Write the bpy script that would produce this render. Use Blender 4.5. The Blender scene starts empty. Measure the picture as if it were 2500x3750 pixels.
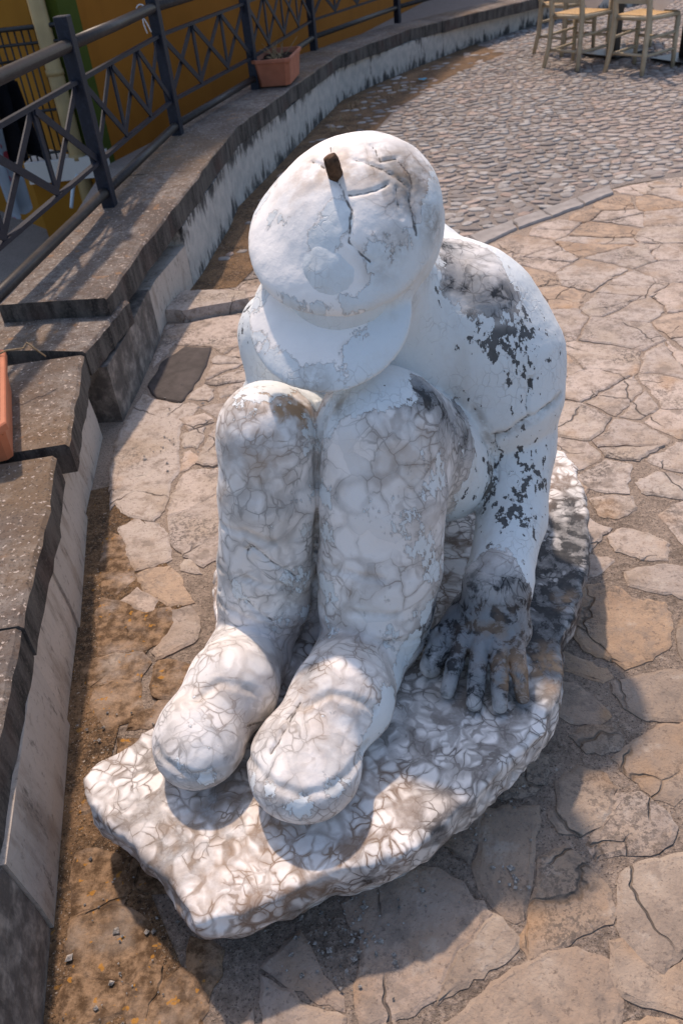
import bpy, bmesh, math, random
import numpy as np
from mathutils import Vector, Matrix
from mathutils.bvhtree import BVHTree

random.seed(7)
rng = np.random.default_rng(7)
SC = bpy.context.scene

# ------------------------------------------------------------------ camera, light
F_PX, W_PX, H_PX = 2950.0, 2500.0, 3750.0
PITCH = math.radians(37.4)          # downwards
ROLL = math.atan2(420, 3775)
CAM_H = 1.6
_d = np.array([math.sin(ROLL), math.cos(ROLL)])
_r = np.array([math.cos(ROLL), -math.sin(ROLL)])


def ray(x, y):
    """direction of the sight line through a place in the photo (survey helper)"""
    p = np.array([x - W_PX / 2, y - H_PX / 2])
    u, v = p @ _r, p @ _d
    return np.array([u, F_PX * math.cos(PITCH) - v * math.sin(PITCH),
                     -(F_PX * math.sin(PITCH) + v * math.cos(PITCH))])


def G(x, y, z=0.0):
    q = ray(x, y)
    return q * ((z - CAM_H) / q[2]) + np.array([0, 0, CAM_H])


def A(x, y, Y):
    q = ray(x, y)
    return q * (Y / q[1]) + np.array([0, 0, CAM_H])


cam_data = bpy.data.cameras.new("camera")
cam = bpy.data.objects.new("camera", cam_data)
SC.collection.objects.link(cam)
cam_data.sensor_fit = 'VERTICAL'
cam_data.sensor_height = 36.0
cam_data.sensor_width = 24.0
cam_data.lens = F_PX / H_PX * 36.0
cam_data.clip_start = 0.05
cam_data.clip_end = 500
# camera axes in world space: right, up, back
def _axis(px, py):
    q = ray(W_PX / 2 + px, H_PX / 2 + py) - ray(W_PX / 2, H_PX / 2)
    return Vector(q).normalized()
_xr = _axis(1000, 0)
_yu = _axis(0, -1000)
_zb = -Vector(ray(W_PX / 2, H_PX / 2)).normalized()
M = Matrix((( _xr.x, _yu.x, _zb.x, 0), (_xr.y, _yu.y, _zb.y, 0), (_xr.z, _yu.z, _zb.z, CAM_H), (0, 0, 0, 1)))
cam.matrix_world = M
cam_data.dof.use_dof = True
cam_data.dof.focus_distance = 1.72
cam_data.dof.aperture_fstop = 6.5
SC.camera = cam

SUN_EL, SUN_TX = 58.5, 0.29         # elevation; sideways drift of the shadows for one metre towards the viewer
_tr = Vector((SUN_TX, -1.0, 0)).normalized() * math.cos(math.radians(SUN_EL))
_tr.z = -math.sin(math.radians(SUN_EL))
sun_data = bpy.data.lights.new("sun", 'SUN')
sun_data.energy = 2.45
sun_data.angle = math.radians(2.0)
sun_data.color = (1.0, 0.79, 0.62)
sun = bpy.data.objects.new("sun", sun_data)
sun.rotation_euler = _tr.to_track_quat('-Z', 'Y').to_euler()
sun.location = (-2, 6, 12)
SC.collection.objects.link(sun)

world = bpy.data.worlds.new("World")
SC.world = world
world.use_nodes = True
wn = world.node_tree
sky = wn.nodes.new("ShaderNodeTexSky")
sky.sky_type = 'NISHITA'
sky.sun_disc = False
sky.sun_elevation = math.radians(SUN_EL)
sky.sun_rotation = math.atan2(-_tr.x, -_tr.y)
sky.air_density = 1.0
sky.dust_density = 2.0
bg = wn.nodes["Background"]
bg.inputs['Strength'].default_value = 0.132
wn.links.new(sky.outputs[0], bg.inputs[0])

SC.view_settings.view_transform = 'Standard'
SC.view_settings.look = 'None'
SC.view_settings.gamma = 1.0
SC.view_settings.exposure = 0.56
SC.view_settings.use_curve_mapping = False
SC.cycles.max_bounces = 6
SC.cycles.use_denoising = True

# ------------------------------------------------------------------ helpers: objects
COL = SC.collection


def link(o, parent=None):
    COL.objects.link(o)
    if parent is not None:
        o.parent = parent
    return o


def mesh_obj(name, verts, faces, mat, parent=None, smooth=False, origin=None):
    me = bpy.data.meshes.new(name)
    v = np.asarray(verts, float)
    if origin is not None:
        v = v - np.asarray(origin)
    me.from_pydata([tuple(p) for p in v], [], [tuple(int(i) for i in f) for f in faces])
    mats = mat if isinstance(mat, (list, tuple)) else [mat]
    for m in mats:
        me.materials.append(m)
    if smooth:
        me.polygons.foreach_set('use_smooth', [True] * len(me.polygons))
    me.update()
    o = bpy.data.objects.new(name, me)
    if origin is not None:
        o.location = origin
    return link(o, parent)


def bm_obj(name, bm, mat, parent=None, smooth=False):
    me = bpy.data.meshes.new(name)
    bmesh.ops.recalc_face_normals(bm, faces=bm.faces)
    bm.to_mesh(me)
    bm.free()
    for m in (mat if isinstance(mat, (list, tuple)) else [mat]):
        me.materials.append(m)
    if smooth:
        me.polygons.foreach_set('use_smooth', [True] * len(me.polygons))
    o = bpy.data.objects.new(name, me)
    return link(o, parent)


def empty(name, loc=(0, 0, 0), label=None, cat=None, group=None):
    o = bpy.data.objects.new(name, None)
    o.location = loc
    o.empty_display_size = 0.1
    link(o)
    if label:
        tag(o, label, cat, group)
    return o


def tag(o, label, cat, group=None):
    o['label'] = label
    o['category'] = cat
    if group:
        o['group'] = group
    return o


def structure(o):
    o['kind'] = 'structure'
    return o


def bar(bm, a, b, w, d, up=(0, 0, 1)):
    """rectangular bar from a to b, w across, d along the side vector"""
    a, b = Vector(a), Vector(b)
    t = (b - a).normalized()
    u = Vector(up)
    s = t.cross(u)
    if s.length < 1e-4:
        s = t.cross(Vector((1, 0, 0)))
    s.normalize()
    n = s.cross(t).normalized()
    vs = []
    for p in (a, b):
        for (i, j) in ((-1, -1), (1, -1), (1, 1), (-1, 1)):
            vs.append(bm.verts.new(p + s * (i * w / 2) + n * (j * d / 2)))
    for f in ((3, 2, 1, 0), (4, 5, 6, 7), (0, 1, 5, 4), (1, 2, 6, 5), (2, 3, 7, 6), (3, 0, 4, 7)):
        bm.faces.new([vs[i] for i in f])


def tube(bm, pts, radii, n=10, cap=True):
    pts = [Vector(p) for p in pts]
    if not isinstance(radii, (list, tuple)):
        radii = [radii] * len(pts)
    rings = []
    for i, p in enumerate(pts):
        t = (pts[min(i + 1, len(pts) - 1)] - pts[max(i - 1, 0)]).normalized()
        ref = Vector((0, 0, 1)) if abs(t.z) < 0.9 else Vector((1, 0, 0))
        s = t.cross(ref).normalized()
        u = s.cross(t).normalized()
        rings.append([bm.verts.new(p + (s * math.cos(k * 2 * math.pi / n) + u * math.sin(k * 2 * math.pi / n)) * radii[i]) for k in range(n)])
    for a, b in zip(rings, rings[1:]):
        for k in range(n):
            bm.faces.new((a[k], a[(k + 1) % n], b[(k + 1) % n], b[k]))
    if cap:
        bm.faces.new(rings[0][::-1])
        bm.faces.new(rings[-1])


def box(bm, c, s, rot=0.0):
    c = Vector(c)
    R = Matrix.Rotation(rot, 3, 'Z')
    vs = [bm.verts.new(c + R @ Vector((x * s[0] / 2, y * s[1] / 2, z * s[2] / 2))) for z in (-1, 1) for (x, y) in ((-1, -1), (1, -1), (1, 1), (-1, 1))]
    for f in ((3, 2, 1, 0), (4, 5, 6, 7), (0, 1, 5, 4), (1, 2, 6, 5), (2, 3, 7, 6), (3, 0, 4, 7)):
        bm.faces.new([vs[i] for i in f])


# ------------------------------------------------------------------ helpers: materials
class NT:
    def __init__(s, name):
        s.m = bpy.data.materials.new(name)
        s.m.use_nodes = True
        s.t = s.m.node_tree
        s.n = s.t.nodes
        s.bsdf = s.n['Principled BSDF']

    def put(s, sock, v):
        if v is None:
            return
        if isinstance(v, bpy.types.NodeSocket):
            s.t.links.new(v, sock)
        else:
            if sock.type == 'RGBA' and not isinstance(v, (int, float)) and len(v) == 3:
                v = (*v, 1)
            sock.default_value = v

    def node(s, typ, **kw):
        n = s.n.new(typ)
        for k, v in kw.items():
            setattr(n, k, v)
        return n

    def co(s, kind='Object', scale=(1, 1, 1)):
        n = s.node('ShaderNodeTexCoord')
        if scale == (1, 1, 1):
            return n.outputs[kind]
        m = s.node('ShaderNodeMapping')
        s.put(m.inputs[0], n.outputs[kind])
        m.inputs['Scale'].default_value = scale
        return m.outputs[0]

    def world(s, scale=(1, 1, 1)):
        n = s.node('ShaderNodeNewGeometry')
        m = s.node('ShaderNodeMapping')
        s.put(m.inputs[0], n.outputs['Position'])
        m.inputs['Scale'].default_value = scale
        return m.outputs[0]

    def noise(s, co, scale, detail=4, rough=.55, color=False):
        n = s.node('ShaderNodeTexNoise')
        s.put(n.inputs['Vector'], co)
        n.inputs['Scale'].default_value = scale
        n.inputs['Detail'].default_value = detail
        n.inputs['Roughness'].default_value = rough
        return n.outputs['Color' if color else 'Fac']

    def vor(s, co, scale, feature='DISTANCE_TO_EDGE', out='Distance', rand=1.0):
        n = s.node('ShaderNodeTexVoronoi', feature=feature)
        s.put(n.inputs['Vector'], co)
        n.inputs['Scale'].default_value = scale
        n.inputs['Randomness'].default_value = rand
        if feature == 'SMOOTH_F1':
            n.inputs['Smoothness'].default_value = .22
        return n.outputs[out]

    def math(s, op, a, b=0.0, c=0.0, clamp=False):
        n = s.node('ShaderNodeMath', operation=op)
        n.use_clamp = clamp
        s.put(n.inputs[0], a)
        s.put(n.inputs[1], b)
        s.put(n.inputs[2], c)
        return n.outputs[0]

    def vmath(s, op, a, b):
        n = s.node('ShaderNodeVectorMath', operation=op)
        s.put(n.inputs[0], a)
        if op == 'SCALE':
            s.put(n.inputs['Scale'], b)
        else:
            s.put(n.inputs[1], b)
        return n.outputs[0]

    def ramp(s, v, lo, hi, a=0.0, b=1.0, smooth=True):
        n = s.node('ShaderNodeMapRange')
        n.interpolation_type = 'SMOOTHSTEP' if smooth else 'LINEAR'
        n.clamp = True
        s.put(n.inputs[0], v)
        s.put(n.inputs[1], lo)
        s.put(n.inputs[2], hi)
        s.put(n.inputs[3], a)
        s.put(n.inputs[4], b)
        return n.outputs[0]

    def mix(s, f, a, b, mode='MIX'):
        n = s.node('ShaderNodeMix', data_type='RGBA', blend_type=mode)
        s.put(n.inputs[0], f)
        s.put(n.inputs[6], a)
        s.put(n.inputs[7], b)
        return n.outputs[2]

    def attr(s, name):
        n = s.node('ShaderNodeAttribute', attribute_name=name)
        return n.outputs['Fac']

    def rnd(s):
        return s.node('ShaderNodeObjectInfo').outputs['Random']

    def bump(s, h, dist, strength=1.0, prev=None):
        n = s.node('ShaderNodeBump')
        s.put(n.inputs['Height'], h)
        n.inputs['Distance'].default_value = dist
        n.inputs['Strength'].default_value = strength
        if prev is not None:
            s.put(n.inputs['Normal'], prev)
        return n.outputs[0]

    def done(s, color, rough=.7, normal=None, spec=.5, **kw):
        s.put(s.bsdf.inputs['Base Color'], color)
        s.put(s.bsdf.inputs['Roughness'], rough)
        s.bsdf.inputs['Specular IOR Level'].default_value = spec
        if normal is not None:
            s.put(s.bsdf.inputs['Normal'], normal)
        for k, v in kw.items():
            s.put(s.bsdf.inputs[k], v)
        return s.m


def warp(t, co, scale, amount, detail=3):
    n = t.noise(co, scale, detail, color=True)
    c = t.vmath('SUBTRACT', n, (.5, .5, .5))
    return t.vmath('ADD', co, t.vmath('SCALE', c, amount))


def mat_plain(name, col, rough=.6, var=.25, scale=30, spec=.5, metal=0.0, bump=.0):
    t = NT(name)
    co = t.co()
    n = t.noise(co, scale, 5)
    n2 = t.noise(co, scale * .2, 3)
    f = t.math('ADD', t.math('MULTIPLY', n, .6), t.math('MULTIPLY', n2, .4))
    c = t.mix(t.ramp(f, .3, .7), tuple(x * (1 - var) for x in col), tuple(min(1, x * (1 + var)) for x in col))
    nm = t.bump(n, bump) if bump else None
    return t.done(c, rough, nm, spec, Metallic=metal)


def mat_sculpture():
    """white-veined marble, partly under flaking pale paint"""
    t = NT('painted_marble')
    co0 = t.co()
    nb = t.noise(co0, 9, 2)
    big = t.noise(co0, 3.2, 1)
    nf = t.noise(co0, 85, 3)
    co = warp(t, co0, 10, .07, 2)
    co = warp(t, co, 38, .013, 2)
    dark = t.attr('dark')
    vein_amt = t.attr('vein')
    # cells of three sizes, swapped from place to place so that no two areas look alike
    d1 = t.vor(co, 15)
    d2 = t.vor(co, 30)
    d3 = t.vor(t.vmath('ADD', co, (3.3, 1.7, .9)), 50)
    w = t.math('ADD', t.ramp(nb, .32, .68, .10, .33), t.math('MULTIPLY', dark, .20))
    matrix = lambda d, ww: t.math('SUBTRACT', 1.0, t.ramp(d, t.math('MULTIPLY', ww, .05), ww))
    m2 = t.math('ADD', t.ramp(t.noise(co0, 4.2, 2), t.math('MULTIPLY_ADD', t.attr('fine'), -.14, .44), t.math('MULTIPLY_ADD', t.attr('fine'), -.14, .56)), t.math('MULTIPLY', dark, .6), clamp=True)
    m3 = t.math('ADD', t.ramp(t.noise(t.vmath('ADD', co0, (9.1, 2.2, 5.0)), 5.5, 2), .52, .62, 0, .8), t.math('MULTIPLY', dark, .7), clamp=True)
    f1 = t.vor(co, 17, 'SMOOTH_F1')
    f2 = t.vor(co, 30, 'SMOOTH_F1')
    f3 = t.vor(t.vmath('ADD', co, (3.3, 1.7, .9)), 52, 'SMOOTH_F1')
    sh = t.math('ADD', t.math('MULTIPLY', t.math('SUBTRACT', nb, .53), .55), t.math('MULTIPLY', dark, .26))
    blob = lambda f: t.ramp(t.math('ADD', f, sh), .50, .74)
    d1 = t.vor(co, 17)
    edge1 = t.math('MULTIPLY', matrix(d1, w), .70)
    halo = t.math('MAXIMUM', t.math('MAXIMUM', blob(f1), edge1), t.math('MAXIMUM', t.math('MULTIPLY', t.math('MAXIMUM', blob(f2), t.math('MULTIPLY', matrix(d2, w), .5)), m2), t.math('MULTIPLY', blob(f3), m3)))
    line = t.math('MAXIMUM', t.math('SUBTRACT', 1.0, t.ramp(d1, 0.0, .028)), t.math('MULTIPLY', t.math('SUBTRACT', 1.0, t.ramp(d2, 0.0, .05)), m2))
    line = t.math('MULTIPLY', line, t.ramp(t.noise(co0, 13, 2), .40, .58))
    vein = t.math('ADD', t.math('MULTIPLY', halo, t.math('MULTIPLY', .88, vein_amt)), t.math('MULTIPLY', line, .85), clamp=True)
    vein = t.math('MULTIPLY', vein, t.ramp(t.noise(co0, 26, 4, .65), .25, .6, .62, 1.0))
    vein = t.math('MULTIPLY', vein, vein_amt)
    vein = t.math('ADD', vein, t.math('MULTIPLY', t.math('MULTIPLY', dark, .55), t.ramp(t.noise(co, 26, 4, .7), .46, .62)), clamp=True)
    vlight = t.mix(t.ramp(big, .42, .58), (.215, .155, .118), (.19, .17, .155))
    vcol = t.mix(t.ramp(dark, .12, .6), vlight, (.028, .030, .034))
    cell = t.vor(co, 17, 'F1', 'Color')
    sep = t.node('ShaderNodeSeparateColor')
    t.put(sep.inputs[0], cell)
    white = t.mix(sep.outputs[0], (.90, .85, .81), (.74, .72, .70))
    white = t.mix(t.ramp(t.noise(co0, 5, 3), .50, .70, 0, .40), white, (.62, .55, .47))
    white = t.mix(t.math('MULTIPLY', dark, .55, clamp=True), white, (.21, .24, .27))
    clean = t.attr('clean')
    vein = t.math('MULTIPLY', vein, t.math('SUBTRACT', 1.0, t.math('MULTIPLY', clean, .96)))
    white = t.mix(clean, white, (.93, .89, .85))
    marble = t.mix(vein, white, vcol)
    stain = t.attr('stain')
    st = t.math('MULTIPLY', stain, t.ramp(t.noise(co0, 26, 3), .35, .62))
    marble = t.mix(t.math('MULTIPLY', st, .8), marble, (.40, .26, .155))
    # paint cover
    paint = t.attr('paint')
    chip = t.attr('chip')
    cs = t.co('Object', (1, 1, .55))
    e1 = t.noise(cs, 24, 5, .68)
    e2 = t.noise(cs, 75, 4, .65)
    edge = t.math('ADD', t.math('MULTIPLY', e1, .62), t.math('MULTIPLY', e2, .38))
    edge = t.math('MULTIPLY', t.math('SUBTRACT', edge, .5), 3.0)
    pv = t.math('ADD', paint, edge)
    pm = t.ramp(pv, .48, .52)
    hn = t.math('ADD', t.math('MULTIPLY', t.noise(cs, 30, 2, .5), .36), t.math('MULTIPLY', t.noise(cs, 62, 4, .62), .64))
    hole = t.ramp(t.math('ADD', hn, t.math('MULTIPLY', chip, .22)), .672, .682)
    pm = t.math('MULTIPLY', pm, t.math('SUBTRACT', 1.0, hole))
    crackle = t.math('SUBTRACT', 1.0, t.ramp(t.vor(warp(t, t.co('Object', (1, 1, .7)), 40, .02, 2), 48), 0.0, .05))
    crackle = t.math('MULTIPLY', crackle, t.math('MULTIPLY', pm, t.ramp(t.noise(co0, 7, 2), .46, .60)))
    dirt = t.ramp(t.noise(t.co('Object', (1, 1, .3)), 15, 5, .68), .46, .74)
    pcol = t.mix(t.math('MULTIPLY', dirt, .32), (.74, .77, .775), (.52, .48, .42))
    pcol = t.mix(t.ramp(nf, .5, .8, 0, .25), pcol, (.62, .64, .64))
    pcol = t.mix(t.math('MULTIPLY', crackle, .26), pcol, (.25, .23, .21))
    rim = t.math('MULTIPLY', t.ramp(pv, .36, .50), t.math('SUBTRACT', 1.0, pm))
    marble = t.mix(t.math('MULTIPLY', rim, .35), marble, (.16, .14, .12))
    # bare stone showing through small chips is weathered dark
    hd = t.math('MULTIPLY', hole, t.ramp(paint, .5, .9))
    marble = t.mix(t.math('MULTIPLY', hd, .88), marble, (.045, .05, .055))
    col = t.mix(pm, marble, pcol)
    grime = t.attr('grime')
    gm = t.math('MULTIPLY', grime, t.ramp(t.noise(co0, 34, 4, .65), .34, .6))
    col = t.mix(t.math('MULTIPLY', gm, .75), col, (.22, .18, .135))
    crack_gap = t.attr('crack_gap')
    ck = t.ramp(t.math('ADD', crack_gap, t.math('MULTIPLY', t.math('SUBTRACT', nf, .5), .35)), .50, .85)
    col = t.mix(t.math('MULTIPLY', ck, .85), col, (.06, .05, .043))
    h = t.math('ADD', t.math('MULTIPLY', pm, 1.0), t.math('MULTIPLY', t.noise(co0, 45, 4, .6), .9))
    h = t.math('SUBTRACT', h, t.math('MULTIPLY', crackle, .3))
    nm = t.bump(h, .0022, .9)
    return t.done(col, t.ramp(nf, .3, .7, .5, .75), nm, .35)


def mat_flagstone(name='flagstone', soil=0.0):
    t = NT(name)
    w = t.world()
    r = t.rnd()
    off = t.vmath('SCALE', t.vmath('ADD', (3.1, 7.7, 1.3), (0, 0, 0)), r)
    co = t.vmath('ADD', w, t.vmath('SCALE', off, 9.0))
    far_ = t.node('ShaderNodeSeparateXYZ')
    t.put(far_.inputs[0], w)
    a = t.mix(r, (.315, .235, .175), (.245, .20, .162))
    a = t.mix(t.ramp(t.math('ADD', far_.outputs[1], t.math('MULTIPLY', t.noise(w, 2.5, 2), .8)), 1.5, 2.5), a, t.mix(r, (.53, .435, .375), (.46, .395, .35)))
    r2 = t.math('FRACT', t.math('MULTIPLY', r, 7.31))
    r3 = t.math('FRACT', t.math('MULTIPLY', r, 23.7))
    a = t.mix(t.ramp(r2, .72, .9, 0, .7), a, (.42, .285, .18))
    a = t.mix(t.ramp(r3, .75, .9, 0, .6), a, (.36, .31, .28))
    n1 = t.noise(co, 5, 5, .6)
    c = t.mix(t.ramp(n1, .42, .7), a, t.mix(r2, (.42, .35, .285), (.31, .215, .148)))
    n2 = t.noise(co, 28, 6, .65)
    c = t.mix(t.ramp(n2, .46, .70, 0, .75), c, (.26, .205, .165))
    n5 = t.noise(co, 11, 4, .7)
    c = t.mix(t.ramp(n5, .52, .66, 0, .6), c, (.19, .155, .13))
    pit = t.ramp(t.noise(co, 75, 3, .6), .60, .68)
    c = t.mix(t.math('MULTIPLY', pit, .55), c, (.13, .10, .085))
    c = t.mix(t.ramp(n5, .30, .44, .35, 0), c, (.52, .46, .40))
    n4 = t.noise(w, 1.6, 4, .6)
    blk = t.math('MULTIPLY', t.ramp(n4, .56, .70), t.ramp(t.noise(w, 55, 5, .7), .42, .6))
    c = t.mix(t.math('MULTIPLY', blk, .8), c, (.085, .07, .06))
    lichen = t.math('MULTIPLY', t.ramp(t.noise(t.vmath('ADD', co, (5.0, 1.0, 2.0)), 4.0, 3, .6), .50, .66), t.ramp(t.noise(w, 95, 4, .7), .47, .58))
    c = t.mix(t.math('MULTIPLY', lichen, .75), c, (.095, .08, .07))
    fis = t.math('SUBTRACT', 1.0, t.ramp(t.vor(warp(t, w, 6, .12), 3.2), 0.0, .012))
    fis = t.math('MULTIPLY', fis, t.ramp(t.noise(w, 3.0, 2), .48, .56))
    c = t.mix(t.math('MULTIPLY', fis, .55), c, (.07, .055, .045))
    rust = t.ramp(t.noise(t.vmath('ADD', co, (1.0, 8.0, 3.0)), 3.5, 3, .55), .58, .74)
    c = t.mix(t.math('MULTIPLY', rust, .55), c, (.40, .245, .13))
    spk = t.ramp(t.noise(w, 130, 3, .6), .60, .70)
    c = t.mix(t.math('MULTIPLY', spk, .5), c, (.12, .09, .07))
    if soil:
        sm = t.ramp(t.noise(w, 7, 5, .6), .26, .54)
        sc = t.mix(t.ramp(t.noise(w, 38, 5, .7), .38, .66), (.085, .05, .026), (.29, .19, .115))
        c = t.mix(t.math('MULTIPLY', sm, soil), c, sc)
        lich = t.ramp(t.noise(w, 48, 2, .5), .66, .71)
        c = t.mix(t.math('MULTIPLY', lich, .8), c, (.40, .19, .03))
    h = t.math('ADD', t.math('MULTIPLY', n1, .5), t.math('MULTIPLY', n2, .7))
    h = t.math('ADD', h, t.math('MULTIPLY', t.noise(w, 150, 3), .25))
    h = t.math('SUBTRACT', h, t.math('MULTIPLY', fis, .8))
    nm = t.bump(h, .010, 1.0)
    return t.done(c, .85, nm, .25)


def mat_mortar(name, base=(.26, .195, .15), dark=(.12, .09, .07), lichen=True):
    t = NT(name)
    w = t.world()
    n1 = t.noise(w, 6, 5, .6)
    n2 = t.noise(w, 60, 6, .7)
    n3 = t.noise(w, 170, 3, .6)
    c = t.mix(t.ramp(n1, .35, .65), dark, base)
    if not lichen:
        sy = t.node('ShaderNodeSeparateXYZ')
        t.put(sy.inputs[0], w)
        c = t.mix(t.ramp(t.math('ADD', sy.outputs[1], n1), 2.0, 3.2, 0, .6), c, tuple(min(1, x * 1.45) for x in base))
    c = t.mix(t.ramp(n2, .42, .68, 0, .8), c, tuple(min(1, x * 1.5) for x in base))
    c = t.mix(t.ramp(n3, .54, .66, 0, .8), c, tuple(x * .35 for x in dark))
    c = t.mix(t.ramp(t.noise(w, 230, 2, .5), .62, .70, 0, .6), c, (.42, .36, .30))
    c = t.mix(t.ramp(t.noise(w, 95, 2, .5), .68, .73, 0, .7), c, (.50, .44, .38))
    if lichen:
        lich = t.ramp(t.noise(w, 40, 2, .5), .69, .73)
        c = t.mix(t.math('MULTIPLY', lich, .6), c, (.38, .19, .04))
    h = t.math('ADD', t.math('MULTIPLY', n2, .8), t.math('MULTIPLY', n3, .4))
    nm = t.bump(h, .014, 1.0)
    return t.done(c, .92, nm, .2)


def mat_coping(name, top=True):
    t = NT(name)
    w = t.world()
    n1 = t.noise(w, 3.2, 5, .65)
    n2 = t.noise(w, 26, 6, .72)
    n3 = t.noise(w, 110, 4, .7)
    if top:
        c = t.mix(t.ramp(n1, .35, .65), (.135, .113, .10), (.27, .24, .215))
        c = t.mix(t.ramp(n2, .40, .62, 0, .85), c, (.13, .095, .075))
        c = t.mix(t.ramp(t.noise(w, 1.3, 3), .45, .65, 0, .5), c, (.20, .13, .07))
        c = t.mix(t.ramp(n3, .52, .66, 0, .75), c, (.055, .045, .04))
        c = t.mix(t.ramp(t.noise(w, 70, 3, .6), .60, .68, 0, .8), c, (.56, .48, .42))
        c = t.mix(t.ramp(t.noise(w, 14, 3), .62, .70, 0, .45), c, (.36, .19, .08))
    else:
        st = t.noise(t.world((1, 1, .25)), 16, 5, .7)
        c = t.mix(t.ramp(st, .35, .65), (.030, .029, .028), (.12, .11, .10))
        c = t.mix(t.ramp(n3, .5, .7, 0, .6), c, (.17, .145, .13))
        c = t.mix(t.ramp(t.noise(w, 2.5, 3), .5, .68, 0, .5), c, (.10, .06, .05))
    h = t.math('ADD', n2, t.math('MULTIPLY', n3, .6))
    return t.done(c, .9, t.bump(h, .006, 1.0), .2)


def mat_plaster():
    t = NT('stained_plaster')
    w = t.world()
    st = t.noise(t.world((1, 1, .38)), 8, 6, .72)
    st2 = t.noise(t.world((1, 1, .3)), 30, 5, .7)
    c = t.mix(t.ramp(t.noise(w, 14, 4), .35, .65), (.40, .39, .37), (.50, .475, .44))
    s = t.math('ADD', t.math('MULTIPLY', st, .7), t.math('MULTIPLY', st2, .3))
    zpos = t.node('ShaderNodeSeparateXYZ')
    t.put(zpos.inputs[0], w)
    edge = t.math('ADD', t.ramp(zpos.outputs[2], .0, .16, .14, 0), t.ramp(zpos.outputs[2], .20, .33, 0, .14))
    s = t.math('ADD', s, edge)
    c = t.mix(t.ramp(s, .56, .68), c, (.05, .05, .05))
    c = t.mix(t.ramp(st2, .5, .75, 0, .4), c, (.26, .24, .21))
    return t.done(c, .85, t.bump(t.noise(w, 60, 5), .004, .8), .25)


def mat_cladding(dark=0.0):
    t = NT('weathered_cladding' if dark else 'marble_cladding')
    w = t.world()
    st = t.noise(t.world((2.0, 2.0, .5)), 7, 6, .65)
    n2 = t.noise(w, 50, 5, .7)
    r = t.rnd()
    c = t.mix(r, (.56, .49, .425), (.43, .385, .345))
    c = t.mix(t.ramp(st, .46, .70, 0, .8), c, (.27, .22, .18))
    c = t.mix(t.ramp(t.noise(t.world((1, 1, .4)), 22, 5, .7), .56, .70, 0, .75), c, (.07, .065, .06))
    c = t.mix(t.ramp(n2, .55, .72, 0, .5), c, (.10, .09, .08))
    if dark:
        c = t.mix(t.ramp(t.noise(w, 12, 6, .7), .30, .60, .3, .9), c, (.055, .05, .048))
    return t.done(c, .7, t.bump(n2, .004, .8), .3)


def mat_cobble():
    t = NT('cobble')
    w = t.world()
    g = t.node('ShaderNodeNewGeometry')
    r = t.math('FRACT', t.math('ADD', t.rnd(), t.math('MULTIPLY', g.outputs['Random Per Island'], 3.7)))
    c = t.mix(r, (.17, .15, .14), (.41, .39, .37))
    r2 = t.math('FRACT', t.math('MULTIPLY', r, 9.7))
    c = t.mix(t.ramp(r2, .7, .95, 0, .6), c, (.42, .30, .24))
    c = t.mix(t.ramp(t.noise(w, 30, 5, .65), .45, .7, 0, .6), c, (.15, .12, .11))
    c = t.mix(t.ramp(t.noise(w, .5, 3), .5, .6, 0, .3), c, (.44, .33, .27))
    return t.done(c, .75, t.bump(t.noise(w, 60, 4), .004, .7), .35)


def mat_metal(name, col, rough=.45):
    t = NT(name)
    co = t.world()
    n = t.noise(co, 40, 5, .65)
    c = t.mix(t.ramp(n, .45, .75, 0, .5), col, tuple(min(1, x * 2.2 + .01) for x in col))
    return t.done(c, rough, t.bump(n, .0015, .5), .28)


def mat_wall(name, col, col2):
    t = NT(name)
    w = t.world()
    n = t.noise(w, 1.1, 5, .6)
    c = t.mix(t.ramp(n, .35, .68), col, col2)
    c = t.mix(t.ramp(t.noise(t.world((1, 1, .2)), 3, 4), .55, .75, 0, .35), c, tuple(x * .6 for x in col))
    return t.done(c, .85, t.bump(t.noise(w, 70, 4), .003, .6), .2)


M_SC = mat_sculpture()
M_FLAG = mat_flagstone('flagstone')
M_FLAGSOIL = mat_flagstone('soiled_flagstone', 1.0)
M_MORTAR = mat_mortar('mortar', (.29, .23, .185), (.16, .125, .10), False)
M_SOIL = mat_mortar('soil_mortar', (.20, .125, .07), (.075, .05, .032))
M_COBBED = mat_mortar('cobble_bed', (.23, .20, .18), (.13, .11, .10), False)
M_COPTOP = mat_coping('coping_top', True)
M_COPSIDE = mat_coping('coping_side', False)
M_PLASTER = mat_plaster()
M_CLAD = mat_cladding()
M_CLADD = mat_cladding(1.0)
M_COBBLE = mat_cobble()
M_IRON = mat_metal('painted_iron', (.008, .012, .024), .5)
M_PIPE = mat_metal('worn_iron', (.032, .028, .027), .45)
M_RUST = mat_plain('rusty_iron', (.095, .052, .030), .85, .6, 90, .2, 0, .004)
M_SLATE = mat_plain('dark_slate', (.060, .050, .048), .75, .35, 25, .3, 0, .004)
M_GREY = mat_plain('grey_border_stone', (.30, .275, .26), .8, .22, 14, .3, 0, .004)
M_TERRA = mat_plain('terracotta', (.36, .13, .075), .65, .2, 12, .35)
M_TERRA2 = mat_plain('orange_plastic', (.50, .17, .085), .5, .12, 12, .4)
M_EARTH = mat_plain('potting_earth', (.035, .026, .02), .95, .5, 60, .1, 0, .01)
M_TWIG = mat_plain('dry_twig', (.30, .22, .13), .9, .3, 40, .2)
M_WOOD = mat_plain('pale_wood', (.43, .36, .25), .55, .18, 14, .4)
M_RUSH = mat_plain('woven_seat', (.47, .31, .15), .75, .25, 60, .3, 0, .003)
M_BLACK = mat_plain('black_metal', (.010, .010, .011), .45, .2, 30, .5)
M_CLOTH = mat_plain('white_cloth', (.62, .62, .64), .85, .06, 12, .2)
M_ORANGE = mat_wall('orange_wall', (.29, .105, .008), (.34, .125, .012))
M_OCHRE = mat_wall('ochre_wall', (.27, .12, .012), (.33, .155, .018))
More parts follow.
